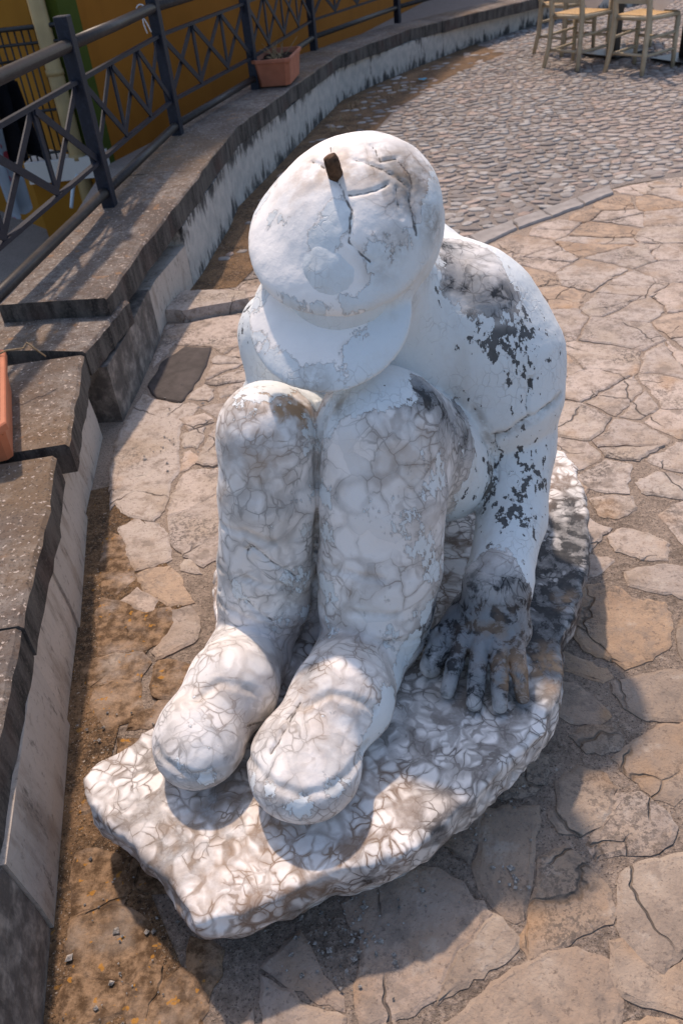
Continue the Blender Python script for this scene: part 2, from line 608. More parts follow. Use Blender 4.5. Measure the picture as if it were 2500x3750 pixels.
M_GREEN = mat_wall('green_wall', (.055, .075, .008), (.07, .09, .011))
M_WHITEW = mat_wall('white_ledge', (.60, .58, .54), (.68, .66, .62))
M_DRAIN = mat_plain('beige_pipe', (.33, .24, .11), .5, .2, 6, .4)
M_ALLEY = mat_mortar('alley_paving', (.20, .19, .18), (.12, .115, .11), False)
M_DARKDOOR = mat_plain('dark_cloth', (.012, .012, .016), .9, .3, 10, .1)

# ------------------------------------------------------------------ lower ground and terrace
g = mesh_obj('ground', [(-150, -100, -.65), (150, -100, -.65), (150, 200, -.65), (-150, 200, -.65)], [(0, 1, 2, 3)], M_ALLEY)
structure(g)

# inner foot of the parapet, from the far end to the near end (z = 0)
BASE_PX = [(2100, 62), (1950, 95), (1720, 171), (1500, 260), (1380, 310), (1250, 372), (1155, 468), (983, 650), (874, 761), (842, 838), (740, 1010), (606, 1190), (510, 1417), (446, 1545)]
BASE_FAR = [G(*p)[:2] for p in BASE_PX]
BASE_FAR = [BASE_FAR[0] + np.array([4.0, 1.6])] + BASE_FAR
BASE_NEAR = [G(*p)[:2] for p in [(383, 1600), (319, 1900), (290, 2300), (250, 2657), (190, 3400)]]
_e = BASE_NEAR[-1] + (BASE_NEAR[-1] - BASE_NEAR[-2]) * 2.5
BASE_NEAR.append(_e)
edge = BASE_FAR + BASE_NEAR
terr = [tuple(p) for p in edge] + [(6, _e[1]), (14, 6), (14, 24), (edge[0][0], 24)]


def slab_poly(name, pts, z0, z1, mat, parent=None, mats=None):
    bm = bmesh.new()
    lo = [bm.verts.new((p[0], p[1], z0)) for p in pts]
    hi = [bm.verts.new((p[0], p[1], z1)) for p in pts]
    f = bm.faces.new(hi)
    n = len(pts)
    for i in range(n):
        bm.faces.new((lo[i], lo[(i + 1) % n], hi[(i + 1) % n], hi[i]))
    bmesh.ops.triangulate(bm, faces=[f])
    return bm_obj(name, bm, mat, parent)


pav = slab_poly('pavement', [(p[0] - .1, p[1]) for p in edge] + terr[len(edge):], -.35, 0.0, M_MORTAR)
structure(pav)


# ------------------------------------------------------------------ pavement stones
def px_poly(pts, ox, oy, k, z=0.0):
    return [G(ox + x / k, oy + y / k, z)[:2] for x, y in pts]


T = 1.2544
Z8 = lambda pts: px_poly(pts, 1250, 2650, T)
Z6 = lambda pts: px_poly(pts, 1250, 1700, T)
Z1 = lambda pts: px_poly(pts, 0, 900, 1.568)
ZL = lambda pts: px_poly(pts, 400, 1350, 1.8447)
ZB = lambda pts: px_poly(pts, 0, 2400, 1.7423)
traced = [
    Z8([(655, 400), (770, 390), (900, 388), (890, 480), (880, 560), (865, 700), (850, 830), (830, 890), (800, 912), (760, 890), (690, 830), (640, 760), (610, 680), (640, 560)]),
    Z8([(440, 420), (520, 385), (640, 415), (620, 540), (580, 640), (530, 600), (450, 520)]),
    Z8([(20, 830), (60, 770), (120, 730), (300, 660), (440, 680), (550, 740), (575, 790), (690, 880), (640, 935), (560, 1030), (530, 1040), (490, 1130), (440, 1250), (330, 1330), (100, 1400), (60, 1250), (100, 1130), (100, 950), (30, 900)]),
    Z8([(697, 885), (760, 940), (808, 990), (800, 1030), (740, 1090), (600, 1170), (500, 1240), (447, 1285), (450, 1240), (500, 1140), (540, 1050), (645, 940)]),
    Z8([(1030, 572), (1070, 610), (1120, 660), (1210, 750), (1245, 880), (1230, 910), (1100, 960), (980, 1040), (860, 1090), (825, 1020), (870, 860), (900, 740), (920, 620)]),
    Z8([(985, 270), (1100, 205), (1210, 240), (1252, 300), (1240, 380), (1195, 450), (1090, 515), (1000, 500), (960, 440), (1000, 360)]),
    Z8([(1268, 330), (1370, 330), (1470, 400), (1525, 480), (1500, 545), (1410, 600), (1340, 595), (1280, 595), (1170, 622), (1130, 560), (1205, 465), (1255, 390)]),
    Z8([(1250, 165), (1370, 70), (1460, 20), (1568, 10), (1800, 40), (1850, 200), (1700, 350), (1568, 330), (1525, 375), (1440, 340), (1370, 270), (1290, 210)]),
    Z8([(1290, 690), (1400, 640), (1568, 605), (1750, 580), (1850, 800), (1750, 960), (1568, 1060), (1500, 1110), (1475, 1145), (1400, 1100), (1320, 1020), (1270, 940), (1280, 800)]),
    Z8([(1240, 1010), (1290, 1000), (1390, 1110), (1475, 1165), (1568, 1110), (1750, 1020), (1900, 1200), (1800, 1390), (1568, 1340), (1380, 1290), (1290, 1250), (1240, 1130)]),
    Z8([(420, 1420), (500, 1380), (600, 1290), (730, 1190), (830, 1120), (950, 1050), (1080, 1040), (1220, 1095), (1230, 1160), (1275, 1270), (1265, 1380), (1100, 1520), (700, 1640), (400, 1600)]),
    Z8([(650, 210), (700, 150), (800, 110), (900, 130), (940, 160), (935, 270), (870, 320), (750, 345), (660, 330)]),
    Z8([(1050, 60), (1130, 20), (1240, 5), (1285, 60), (1280, 120), (1190, 140), (1100, 110)]),
    Z8([(1300, 1390), (1450, 1365), (1568, 1380), (1780, 1440), (1800, 1600), (1500, 1700), (1250, 1600)]),
    Z6([(1090, 560), (1180, 555), (1260, 570), (1330, 620), (1480, 640), (1510, 740), (1500, 830), (1420, 900), (1300, 940), (1230, 900), (1120, 860), (1075, 790)]),
    Z6([(950, 1040), (1000, 1000), (1090, 1030), (1180, 1100), (1230, 1160), (1180, 1190), (1050, 1190), (950, 1130)]),
    Z6([(1240, 1010), (1330, 990), (1450, 960), (1568, 960), (1700, 1000), (1720, 1120), (1568, 1180), (1400, 1170), (1300, 1120)]),
    Z6([(1140, 165), (1220, 150), (1330, 150), (1350, 210), (1270, 250), (1190, 240)]),
    Z6([(1225, 340), (1290, 300), (1400, 320), (1500, 370), (1490, 440), (1400, 440), (1260, 400)]),
    Z6([(1350, 90), (1450, 40), (1568, 60), (1700, 100), (1568, 160), (1400, 140)]),
]
slate_poly = Z1([(1065, 580), (1140, 588), (1215, 590), (1205, 640), (1190, 690), (1120, 800), (1060, 890), (1040, 905), (960, 890), (900, 880), (870, 850), (850, 810), (890, 740), (930, 670), (1040, 600)])
kerb_poly = Z1([(960, 440), (985, 350), (1080, 312), (1230, 310), (1420, 318), (1440, 370), (1330, 395), (1200, 415), (1060, 445)])
traced_left = [
    ZL([(230, 175), (300, 215), (400, 240), (500, 245), (560, 240), (600, 262), (540, 320), (470, 400), (462, 480), (455, 560), (462, 700), (400, 780), (380, 900), (340, 980), (300, 1030), (180, 1005), (100, 970), (40, 915), (10, 960), (20, 700), (70, 480), (140, 330)]),
    ZL([(405, 1015), (500, 980), (700, 875), (760, 840), (800, 1100), (745, 1280), (640, 1335), (520, 1265), (430, 1170)]),
    ZL([(500, 740), (560, 695), (660, 690), (850, 680), (850, 790), (740, 840), (600, 920), (500, 970), (410, 1000), (430, 880)]),
    ZL([(75, 1080), (170, 1025), (300, 1050), (380, 1120), (400, 1210), (410, 1290), (300, 1335), (190, 1365), (150, 1280)]),
    ZL([(195, 1400), (300, 1360), (400, 1350), (470, 1420), (500, 1500), (560, 1580), (500, 1595), (400, 1598), (330, 1545), (250, 1500)]),
    ZL([(100, 1570), (190, 1490), (250, 1530), (330, 1570), (290, 1640), (250, 1645)]),
    ZL([(430, 1640), (540, 1615), (580, 1680), (600, 1760), (560, 1850), (460, 1890), (330, 1960), (310, 1920), (410, 1800), (445, 1720)]),
    ZL([(620, 260), (760, 240), (960, 230), (960, 420), (870, 600), (700, 660), (600, 640), (680, 480), (750, 340)]),
    Z1([(960, 465), (1100, 450), (1250, 420), (1400, 395), (1440, 480), (1380, 560), (1290, 620), (1215, 575), (1065, 570), (1000, 560), (935, 640), (880, 700), (900, 620), (945, 540)]),
]
traced_soil = [
    ZL([(-10, 1110), (80, 1160), (165, 1330), (175, 1430), (50, 1525), (-40, 1510), (-45, 1300)]),
    ZL([(-50, 1560), (90, 1590), (250, 1665), (400, 1630), (420, 1720), (330, 1850), (200, 1900), (-60, 1930), (-70, 1700)]),
    ZB([(620, 230), (760, 170), (880, 190), (890, 340), (800, 420), (690, 480), (660, 400), (600, 330)]),
    ZB([(530, 60), (700, 10), (900, 0), (940, 60), (890, 160), (740, 150), (600, 200), (560, 180)]),
    ZB([(470, 1690), (600, 1640), (760, 1620), (880, 1680), (960, 1790), (1010, 1880), (980, 1960), (880, 2010), (830, 2090), (640, 2060), (480, 2010), (440, 1850)]),
    ZB([(500, 1270), (620, 1240), (760, 1300), (790, 1440), (770, 1590), (560, 1620), (480, 1640), (480, 1450)]),
    ZB([(460, 2060), (640, 2090), (820, 2120), (780, 2260), (640, 2340), (430, 2400), (400, 2200)]),
    ZB([(870, 2120), (960, 1990), (1020, 2010), (1060, 2100), (1150, 2030), (1220, 2060), (1300, 2200), (1250, 2400), (1100, 2440), (860, 2350), (820, 2230)]),
    ZB([(1230, 1820), (1340, 1850), (1400, 1900), (1380, 2040), (1330, 2180), (1260, 2080), (1220, 1960)]),
]


def roughen(poly, step=.035, amp=.004, seed=0):
    r = np.random.default_rng(seed)
    out = []
    P = [np.asarray(p, float) for p in poly]
    n = len(P)
    for i in range(n):
        a, b = P[i], P[(i + 1) % n]
        L = np.linalg.norm(b - a)
        k = max(1, int(L / step))
        t = (b - a) / max(L, 1e-6)
        nn = np.array([-t[1], t[0]])
        for j in range(k):
            q = a + (b - a) * j / k
            out.append(q + nn * r.normal(0, amp) * (1 if j else .5))
    return out


def area(p):
    p = np.asarray(p)
    x, y = p[:, 0], p[:, 1]
    return .5 * np.sum(x * np.roll(y, -1) - y * np.roll(x, -1))


def inset(poly, d):
    P = np.asarray(poly)
    if area(P) < 0:
        P = P[::-1]
    a = P - np.roll(P, 1, 0)
    b = np.roll(P, -1, 0) - P
    na = np.stack([-a[:, 1], a[:, 0]], 1) / (np.linalg.norm(a, axis=1)[:, None] + 1e-9)
    nb = np.stack([-b[:, 1], b[:, 0]], 1) / (np.linalg.norm(b, axis=1)[:, None] + 1e-9)
    m = na + nb
    m /= np.maximum(np.linalg.norm(m, axis=1)[:, None], .6)
    return P + m * d


def wob(P):
    P = np.asarray(P, float)
    out = P.copy()
    for ax in range(2):
        s = 0
        for k, (f, a) in enumerate(((5.1, .014), (11.7, .010), (27.0, .005))):
            s = s + a * np.sin(P[:, 0] * f * (1 + .3 * ax) + 1.7 * k + 2.1 * ax + 1.3 * np.sin(P[:, 1] * f * .7)) * np.cos(P[:, 1] * f * 1.1 - 1.2 * ax + .8 * k)
        out[:, ax] += s
    return out


def stone(name, poly, mat, parent, h=.012, tilt=.004, z0=-.01, bev=.006, seed=0, step=.035, amp=.004, wobble=False):
    r = np.random.default_rng(seed + 101)
    P = np.asarray(roughen(poly, step, amp, seed))
    if wobble:
        P = wob(P)
    if area(P) < 0:
        P = P[::-1]
    Q = inset(P, bev)
    c = P.mean(0)
    tx, ty = r.normal(0, tilt, 2) / .2
    zt = lambda p, base: base + (p[0] - c[0]) * tx + (p[1] - c[1]) * ty
    n = len(P)
    v = [(p[0] - c[0], p[1] - c[1], z0) for p in P]
    v += [(p[0] - c[0], p[1] - c[1], max(.001, zt(p, h * .45))) for p in P]
    v += [(q[0] - c[0], q[1] - c[1], max(.003, zt(q, h)) + r.normal(0, .0006)) for q in Q]
    f = []
    for i in range(n):
        j = (i + 1) % n
        f.append((i, j, n + j, n + i))
        f.append((n + i, n + j, 2 * n + j, 2 * n + i))
    f.append(tuple(range(2 * n, 3 * n)))
    o = mesh_obj(name, v, f, mat, parent)
    o.location = (c[0], c[1], 0)
    return o


def inside(p, poly):
    x, y = p
    c = False
    n = len(poly)
    for i in range(n):
        x1, y1 = poly[i]
        x2, y2 = poly[(i + 1) % n]
        if (y1 > y) != (y2 > y) and x < (x2 - x1) * (y - y1) / (y2 - y1) + x1:
            c = not c
    return c


sid = 0
for p in traced:
    sid += 1
    stone('flagstone', inset(p, -.006), M_FLAG, pav, .006, .0015, seed=sid, step=.014, amp=.0028, bev=.009)
for p in traced_left:
    sid += 1
    stone('flagstone', inset(p, -.010), M_FLAG, pav, .007, .002, seed=sid, step=.016, amp=.0028, bev=.009)
for p in traced_soil:
    sid += 1
    stone('flagstone', inset(p, -.012), M_FLAGSOIL, pav, .006, .002, seed=sid, step=.018, amp=.003, bev=.009)
o = stone('slate_slab', slate_poly, M_SLATE, pav, .007, .003, seed=900)
o['label'] = 'dark slate slab among the pale paving stones'
o = stone('kerb_stone', kerb_poly, M_FLAG, pav, .060, .002, bev=.008, seed=901)

# border of flat grey slabs between flagstones and cobbles
bl = [(1500, 950), (1715, 872), (1875, 812), (1979, 778), (2105, 732), (2231, 686)]
bl2 = [(1560, 990), (1760, 905), (1895, 842), (2020, 800), (2140, 755), (2245, 712)]
BT = [G(*p)[:2] for p in bl]
BB = [G(*p)[:2] for p in bl2]
border_polys = []
for i in range(len(BT) - 1):
    s0, s1 = .01, .99
    a = BT[i] + (BT[i + 1] - BT[i]) * s0
    b = BT[i] + (BT[i + 1] - BT[i]) * s1
    c = BB[i] + (BB[i + 1] - BB[i]) * s1
    d = BB[i] + (BB[i + 1] - BB[i]) * s0
    border_polys.append([a, b, c, d])
    o = stone('border_slab', [a, b, c, d], M_GREY, pav, .016, .001, seed=950 + i, amp=.003)

# free flagstones: cells of a Voronoi diagram that keep clear of the measured stones
BLX = [p[0] for p in BT] + [BT[-1][0] + 1.2, 8.0]
BLY = [p[1] for p in BT] + [BT[-1][1] + .12, BT[-1][1] + .5]
BLX = [-2.0] + BLX
BLY = [4.15] + BLY


def border_y(x):
    return float(np.interp(x, BLX, BLY))


def wall_x(y):
    """x of the parapet's foot at depth y"""
    pts = sorted([(p[1], p[0]) for p in edge])
    return float(np.interp(y, [a for a, _ in pts], [b for _, b in pts]))


keep, drop = [], []
blocked = traced + traced_left + traced_soil + [slate_poly, kerb_poly] + border_polys
for poly in blocked:
    P = np.asarray(roughen(inset(poly, .02), .05, 0))
    drop += [tuple(p) for p in P]
    Q = inset(poly, .07)
    drop += [tuple(p) for p in Q]
    drop.append(tuple(np.mean(np.asarray(poly), 0)))
tries = 0
while tries < 14000:
    tries += 1
    x, y = rng.uniform(-1.1, 4.2), rng.uniform(.2, 6.0)
    if y > border_y(x) - .03 or x < wall_x(y) + .03 or x > 1.0 + .62 * y:
        continue
    if .62 < y < 2.05 and -.50 < x < .50:      # under the sculpture
        continue
    lim = .17 + .035 * y
    lim *= rng.uniform(.62, 1.45)
    if x < -.25 and y < 3.95:
        lim *= .5
    if any((x - a) ** 2 + ((y - b) * 1.15) ** 2 < lim * lim for a, b in keep):
        continue
    if any(inside((x, y), q) for q in blocked) or any((x - a) ** 2 + (y - b) ** 2 < (.0016 if x < -.25 else .0036) for a, b in drop):
        continue
    keep.append((x, y))
sites = np.array(keep + drop)


def clip(poly, p, n):
    out = []
    for i in range(len(poly)):
        a, b = poly[i], poly[(i + 1) % len(poly)]
        da, db = (a - p) @ n, (b - p) @ n
        if da <= 0:
            out.append(a)
        if (da < 0) != (db < 0) and abs(da - db) > 1e-12:
            out.append(a + (b - a) * da / (da - db))
    return out


nfree = 0
for i, s in enumerate(keep):
    s = np.array(s)
    cell = [s + np.array(v) for v in ((-.6, -.6), (.6, -.6), (.6, .6), (-.6, .6))]
    d = np.linalg.norm(sites - s, axis=1)
    for j in np.argsort(d)[1:60]:
        if d[j] > 1.2:
            break
        q = (s + sites[j]) / 2 if j < len(keep) else sites[j] + (s - sites[j]) / d[j] * min(.034, d[j] * .5)
        cell = clip(cell, q, sites[j] - s)
        if len(cell) < 3:
            break
    if len(cell) < 3:
        continue
    # keep inside the paved ground
    cell = [np.array([max(p[0], wall_x(p[1]) + .02), min(p[1], border_y(p[0]) - .02)]) for p in cell]
    gap = .003 + .005 * rng.random()
    # drop very short edges
    c2 = []
    for p in cell:
        if not c2 or np.linalg.norm(p - c2[-1]) > .025:
            c2.append(p)
    if len(c2) < 3 or abs(area(c2)) < (.0022 if s[0] < -.25 else .006):
        continue
    Q = inset(c2, gap)
    # uneven corners
    Q = Q + rng.normal(0, .006, Q.shape)
    sid += 1
    soil = s[0] < -.45 and s[1] < 1.6
    if np.mean([p[0] for p in c2]) < wall_x(s[1]) + .12:
        continue
    pieces = [Q]
    if rng.random() < .45 and abs(area(Q)) > .03:
        c0 = np.mean(Q, 0) + rng.normal(0, .02, 2)
        th_ = rng.uniform(0, math.pi)
        nn = np.array([math.cos(th_), math.sin(th_)])
        ql = [np.asarray(p) for p in Q]
        pieces = [clip(ql, c0 - nn * .0035, nn), clip(ql, c0 + nn * .0035, -nn)]
        pieces = [p for p in pieces if len(p) >= 3 and abs(area(p)) > .006]
    for Q in pieces:
        sid += 1
        stone('flagstone', Q, M_FLAGSOIL if soil else M_FLAG, pav, .004 + .005 * rng.random(), .002, seed=sid, step=.022, amp=.0035, wobble=True, bev=.008)
    nfree += 1
print('flagstones', sid, 'free', nfree)

# soil and mortar by the wall's foot
strip = [(-.48, 1.75), (-.60, 1.5), (-.62, 1.15), (-.40, .72), (-.2, .30), (-1.2, .30), (-1.2, 1.2), (-1.2, 2.3), (-.76, 2.4)]
o = mesh_obj('soil_patch', [(p[0], p[1], .0035) for p in strip], [tuple(range(len(strip)))], M_SOIL, pav)
strip2 = [(-1.3, 4.12), (-.42, 4.12), (.0, 5.2), (.3, 6.3), (.9, 8.0), (1.6, 9.2), (2.4, 10.2), (2.2, 11.3), (1.0, 10.2), (-.1, 8.0), (-.7, 6.0)]
o = mesh_obj('soil_patch', [(p[0], p[1], .0075) for p in strip2], [tuple(range(len(strip2)))], M_SOIL, pav)

# ------------------------------------------------------------------ cobbles
path_pts = [(-1.6, 4.14)] + [(x, border_y(x)) for x in np.linspace(-1.2, 8, 24)] + [(13, 6), (13, 22), (-1.6, 22)]
path = mesh_obj('cobbled_path', [(p[0], p[1], .004) for p in path_pts], [tuple(range(len(path_pts)))], M_COBBED)
structure(path)


def pebble(seed, n=9):
    r = np.random.default_rng(seed)
    ang = np.sort((np.arange(n) + r.uniform(-.3, .3, n)) * 2 * np.pi / n)
    rad = r.uniform(.82, 1.12, n)
    v, f = [], []
    for zz, k in ((-.35, .96), (.45, 1.0), (.85, .72)):
        for a, q in zip(ang, rad):
            v.append((math.cos(a) * q * k, math.sin(a) * q * k, zz + r.normal(0, .03)))
    for L in (0, 1):
        for i in range(n):
            j = (i + 1) % n
            f.append((L * n + i, L * n + j, (L + 1) * n + j, (L + 1) * n + i))
    f.append(tuple(range(2 * n, 3 * n)))
    return np.array(v), f


PEB = [pebble(k) for k in range(14)]
peb_me = []
for v, f in PEB:
    me = bpy.data.meshes.new('cobblestone')
    me.from_pydata([tuple(p) for p in v], [], f)
    me.polygons.foreach_set('use_smooth', [True] * len(me.polygons))
    me.materials.append(M_COBBLE)
    peb_me.append(me)
spots = []
y = 4.0
row = 0
while y < 16.5:
    stepy = .078 + .010 * (y > 8)
    y += stepy
    row += 1
    x = wall_x(y) + .03 + rng.uniform(0, .1)
    xmax = 1.0 + .58 * y
    while x < min(xmax, 9):
        w = rng.uniform(.05, .125)
        yy = y + rng.normal(0, .020)
        if yy > border_y(x) + .05 and not inside((x, yy), kerb_poly) and not inside((x, yy), strip2 if rng.random() < .75 else kerb_poly):
            spots.append((x + w / 2, yy, w, rng.uniform(.045, .085), rng.normal(0, .45), rng.uniform(.007, .014)))
        x += w * rng.uniform(.98, 1.15)
spots.sort(key=lambda s: s[1] + abs(s[0]) * .05)
NEAR = 295
for k, s in enumerate(spots[:NEAR]):
    o = bpy.data.objects.new('cobblestone', peb_me[k % 14])
    o.location = (s[0], s[1], .004)
    o.rotation_euler = (rng.normal(0, .08), rng.normal(0, .08), s[4])
    o.scale = (s[2] / 2, s[3] / 2, s[5])
    link(o, path)
V, Fc, base = [], [], 0
for k, s in enumerate(spots[NEAR:]):
    v, f = PEB[k % 14]
    ca, sa = math.cos(s[4]), math.sin(s[4])
    q = v * np.array([s[2] / 2, s[3] / 2, s[5]])
    V.append(np.stack([q[:, 0] * ca - q[:, 1] * sa + s[0], q[:, 0] * sa + q[:, 1] * ca + s[1], q[:, 2] + .004], 1))
    Fc += [tuple(i + base for i in ff) for ff in f]
    base += len(v)
o = mesh_obj('cobblestones', np.concatenate(V), Fc, M_COBBLE, path, smooth=True)
o['kind'] = 'stuff'
print('cobbles', len(spots))

# ------------------------------------------------------------------ parapet wall
wall = empty('parapet_wall', (float(BASE_FAR[6][0]), float(BASE_FAR[6][1]), 0),
             'low weathered parapet wall with blackened coping curving beside the paving', 'wall')
WL = np.array(wall.location)
FAR_TOP = [((389, 1091), .43), ((523, 900), .42), ((600, 806), .43), ((700, 675), .45), ((868, 461), .46), ((957, 398), .455), ((1100, 296), .43), ((1238, 200), .41), ((1500, 105), .39), ((1728, 48), .36), ((1900, 8), .34)]
FT = [G(p[0], p[1], z) for p, z in FAR_TOP]
FT.append(FT[-1] + (FT[-1] - FT[-2]) * 2.2)
FT.append(FT[-1] + np.array([2.6, 1.2, 0]))


def resample(P, step):
    P = [np.asarray(p, float) for p in P]
    out = []
    for a, b in zip(P, P[1:]):
        k = max(1, int(np.linalg.norm(b - a) / step))
        for j in range(k):
            out.append(a + (b - a) * j / k)
    out.append(P[-1])
    return np.array(out)


def normals2(P):
    t = np.gradient(P[:, :2], axis=0)
    t /= np.linalg.norm(t, axis=1)[:, None] + 1e-9
    return np.stack([-t[:, 1], t[:, 0]], 1)      # left of travel (away from the terrace when going far)


def strip_solid(name, front, back_off, thick, mats, parent, seed=0, jit=.004, chamfer=.008):
    """a coping running along the front edge line; top and front edge are rough, faces split for two materials"""
    r = np.random.default_rng(seed)
    P = np.asarray(front)
    N = normals2(P)
    n = len(P)
    rows = []
    prof = [(0.0, -thick), (0.0, -chamfer), (chamfer, 0.0), (back_off * .35, .003), (back_off * .7, .002), (back_off - chamfer, 0.0), (back_off, -chamfer), (back_off, -thick)]
    for i in range(n):
        off = r.normal(0, jit)
        for (o_, z_) in prof:
            j = off if o_ < .02 else 0
            rows.append((P[i, 0] + N[i, 0] * (o_ + j) - WL[0], P[i, 1] + N[i, 1] * (o_ + j) - WL[1], P[i, 2] + z_ + r.normal(0, .0015)))
    m = len(prof)
    faces, mi = [], []
    for i in range(n - 1):
        for k in range(m):
            k2 = (k + 1) % m
            faces.append((i * m + k, (i + 1) * m + k, (i + 1) * m + k2, i * m + k2))
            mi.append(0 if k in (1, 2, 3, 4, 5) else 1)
    faces.append(tuple(range(m)))
    mi.append(1)
    faces.append(tuple((n - 1) * m + k for k in range(m))[::-1])
    mi.append(1)
    o = mesh_obj(name, rows, faces, mats, parent)
    o.data.polygons.foreach_set('material_index', mi)
    bm = bmesh.new()
    bm.from_mesh(o.data)
    bmesh.ops.recalc_face_normals(bm, faces=bm.faces)
    bm.to_mesh(o.data)
    bm.free()
    return o


# far coping in several lengths with fine joints
FTr = resample(FT, .12)
cuts = [0, 13, 29, 45, 62, 80, len(FTr) - 1]
for a, b in zip(cuts, cuts[1:]):
    if b - a < 2:
        continue
    seg = FTr[a:b + 1].copy()
    seg[-1] = seg[-1] + (seg[-2] - seg[-1]) * .03
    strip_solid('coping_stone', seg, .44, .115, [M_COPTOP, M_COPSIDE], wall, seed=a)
# near coping stones
NT_PX = [(470, 1100), (312, 1285)]
NT2 = [(308, 1298), (249, 1627)]
NT3 = [(205, 1668), (169, 1900), (80, 2290)]
NT4 = [(78, 2298), (0, 2657), (-60, 2960), (-140, 3400)]
for k, pts in enumerate((NT_PX, NT2, NT3, NT4)):
    Pn = [G(p[0], p[1], .355 - .004 * (k % 2)) for p in pts][::-1]
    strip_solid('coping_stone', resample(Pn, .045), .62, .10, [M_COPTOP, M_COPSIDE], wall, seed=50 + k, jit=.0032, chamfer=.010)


def wall_face(name, foot, ztop, depth, mat, parent, z0=-.65, lean=0.0):
    P = np.asarray(foot)
    N = normals2(P)
    n = len(P)
    zt = ztop if hasattr(ztop, '__len__') else [ztop] * n
    v, f = [], []
    for i in range(n):
        for (o_, z_) in ((0, z0), (0, -.02), (0, zt[i] * .33), (lean * .5, zt[i] * .66), (lean, zt[i]), (depth, zt[i]), (depth, z0)):
            v.append((P[i, 0] + N[i, 0] * o_ - WL[0], P[i, 1] + N[i, 1] * o_ - WL[1], z_))
    m = 7
    for i in range(n - 1):
        for k in range(m):
            k2 = (k + 1) % m
            f.append((i * m + k, (i + 1) * m + k, (i + 1) * m + k2, i * m + k2))
    f.append(tuple(range(m)))
    f.append(tuple((n - 1) * m + k for k in range(m))[::-1])
    o = mesh_obj(name, v, f, mat, parent)
    bm = bmesh.new()
    bm.from_mesh(o.data)
    bmesh.ops.recalc_face_normals(bm, faces=bm.faces)
    bm.to_mesh(o.data)
    bm.free()
    return o


foot = resample([np.array([*p, 0]) for p in BASE_FAR[::-1]], .15)
# the face stands under the coping's front edge: its top follows the coping's underside
ftx = np.array(FT)
zt = []
for p in foot:
    j = np.argmin(np.linalg.norm(ftx[:, :2] - p[:2], axis=1))
    zt.append(float(ftx[j, 2]) - .118)
kmid = next(i for i, p in enumerate(foot) if p[1] > 4.15)
wall_face('plaster_face', foot[kmid:], zt[kmid:], .36, M_PLASTER, wall)
# near the jog the base course steps out, with a bare ledge on top
mid = foot[:kmid + 1].copy()
for i, (a, b) in enumerate(((0, len(mid) // 2 + 1), (len(mid) // 2, len(mid)))):
    seg = mid[a:b].copy()
    if i == 0:
        seg[:, 0] += .006
    wall_face('cladding_panel', resample(seg, .2), .245 - .02 * i, .45, M_CLADD if i == 0 else M_CLAD, wall)
nf = [np.array([*p, 0]) for p in BASE_NEAR]
for i, (a, b) in enumerate(zip(nf[:-1], nf[1:])):
    a2 = a + (b - a) * .004
    off = np.array([(-.006, .004, -.003, .006, 0)[i], 0, 0])
    wall_face('cladding_panel', np.array([b + off, (a2 + b) / 2 + off, a2 + off]), .252, .60, (M_CLAD, M_CLAD, M_CLAD, M_CLAD, M_CLADD)[i], wall, lean=.012)

# ------------------------------------------------------------------ railing
rail = empty('railing', (-1.0, 4.5, .44), 'dark blue iron railing with crossed bars on top of the parapet', 'railing')
RL = Vector(rail.location)
PB = [G(405, 755, .44), G(654, 498, .45), G(938, 325, .44), G(1150, 178, .42), G(1455, 70, .40)]
PB = [PB[0] + (PB[0] - PB[1]) / np.linalg.norm(PB[0] - PB[1]) * 2.25 + np.array([.02, 0, 0])] + PB
PB.append(PB[-1] + (PB[-1] - PB[-2]) * 1.0 + np.array([.25, -.1, 0]))
PB = [np.array([p[0], p[1], .43]) for p in PB]
HT = dict(top=1.275, hand=1.16, r2=1.014, r3=.656, bot=.516)


def rel(p):
    return Vector(p) - RL


for i, p in enumerate(PB):
    j0, j1 = max(0, i - 1), min(len(PB) - 1, i + 1)
    dr = Vector(PB[j1] - PB[j0]).normalized()
    bm = bmesh.new()
    bar(bm, rel((p[0], p[1], .36)), rel((p[0], p[1], HT['top'])), 0.064, .064, (dr.x, dr.y, 0))
    bmesh.ops.bevel(bm, geom=bm.edges[:], offset=.004, segments=1, affect='EDGES')
    o = bm_obj('post', bm, M_IRON, rail)
for i, (a, b) in enumerate(zip(PB, PB[1:])):
    a, b = Vector(a), Vector(b)
    t = (b - a).normalized()
    at = lambda s, z: rel((a.x + (b.x - a.x) * s, a.y + (b.y - a.y) * s, z))
    L = (b - a).length
    e = .024 / L
    bm = bmesh.new()
    sag = Vector((0, 0, -.004))
    tube(bm, [at(e, HT['hand']), at(.5, HT['hand'] - .003), at(1 - e, HT['hand'])], .028, 12)
    bm_obj('handrail', bm, M_PIPE, rail, True)
    bm = bmesh.new()
    tube(bm, [at(e, HT['bot']), at(1 - e, HT['bot'])], .024, 12)
    bm_obj('bottom_rail', bm, M_PIPE, rail, True)
    for key in ('r2', 'r3'):
        bm = bmesh.new()
        bar(bm, at(e, HT[key]), at(1 - e, HT[key]), .026, .018)
        bm_obj('middle_rail', bm, M_IRON, rail)
    n = t.cross(Vector((0, 0, 1)))
    z2, z3 = HT['r2'] - .009, HT['r3'] + .009
    npan = max(2, round(L / .5))
    for k in range(1, npan):
        bm = bmesh.new()
        bar(bm, at(k / npan, z2), at(k / npan, z3), .034, .010, n)
        bm_obj('upright_bar', bm, M_IRON, rail)
    for k in range(npan):
        s0, s1 = max(e, k / npan), min(1 - e, (k + 1) / npan)
        for (sa, sb, off) in ((s0, s1, .0075), (s1, s0, -.0075)):
            bm = bmesh.new()
            bar(bm, at(sa, z2 - .004) + n * off, at(sb, z3 + .004) + n * off, .034, .007, n)
            bm_obj('cross_bar', bm, M_IRON, rail)
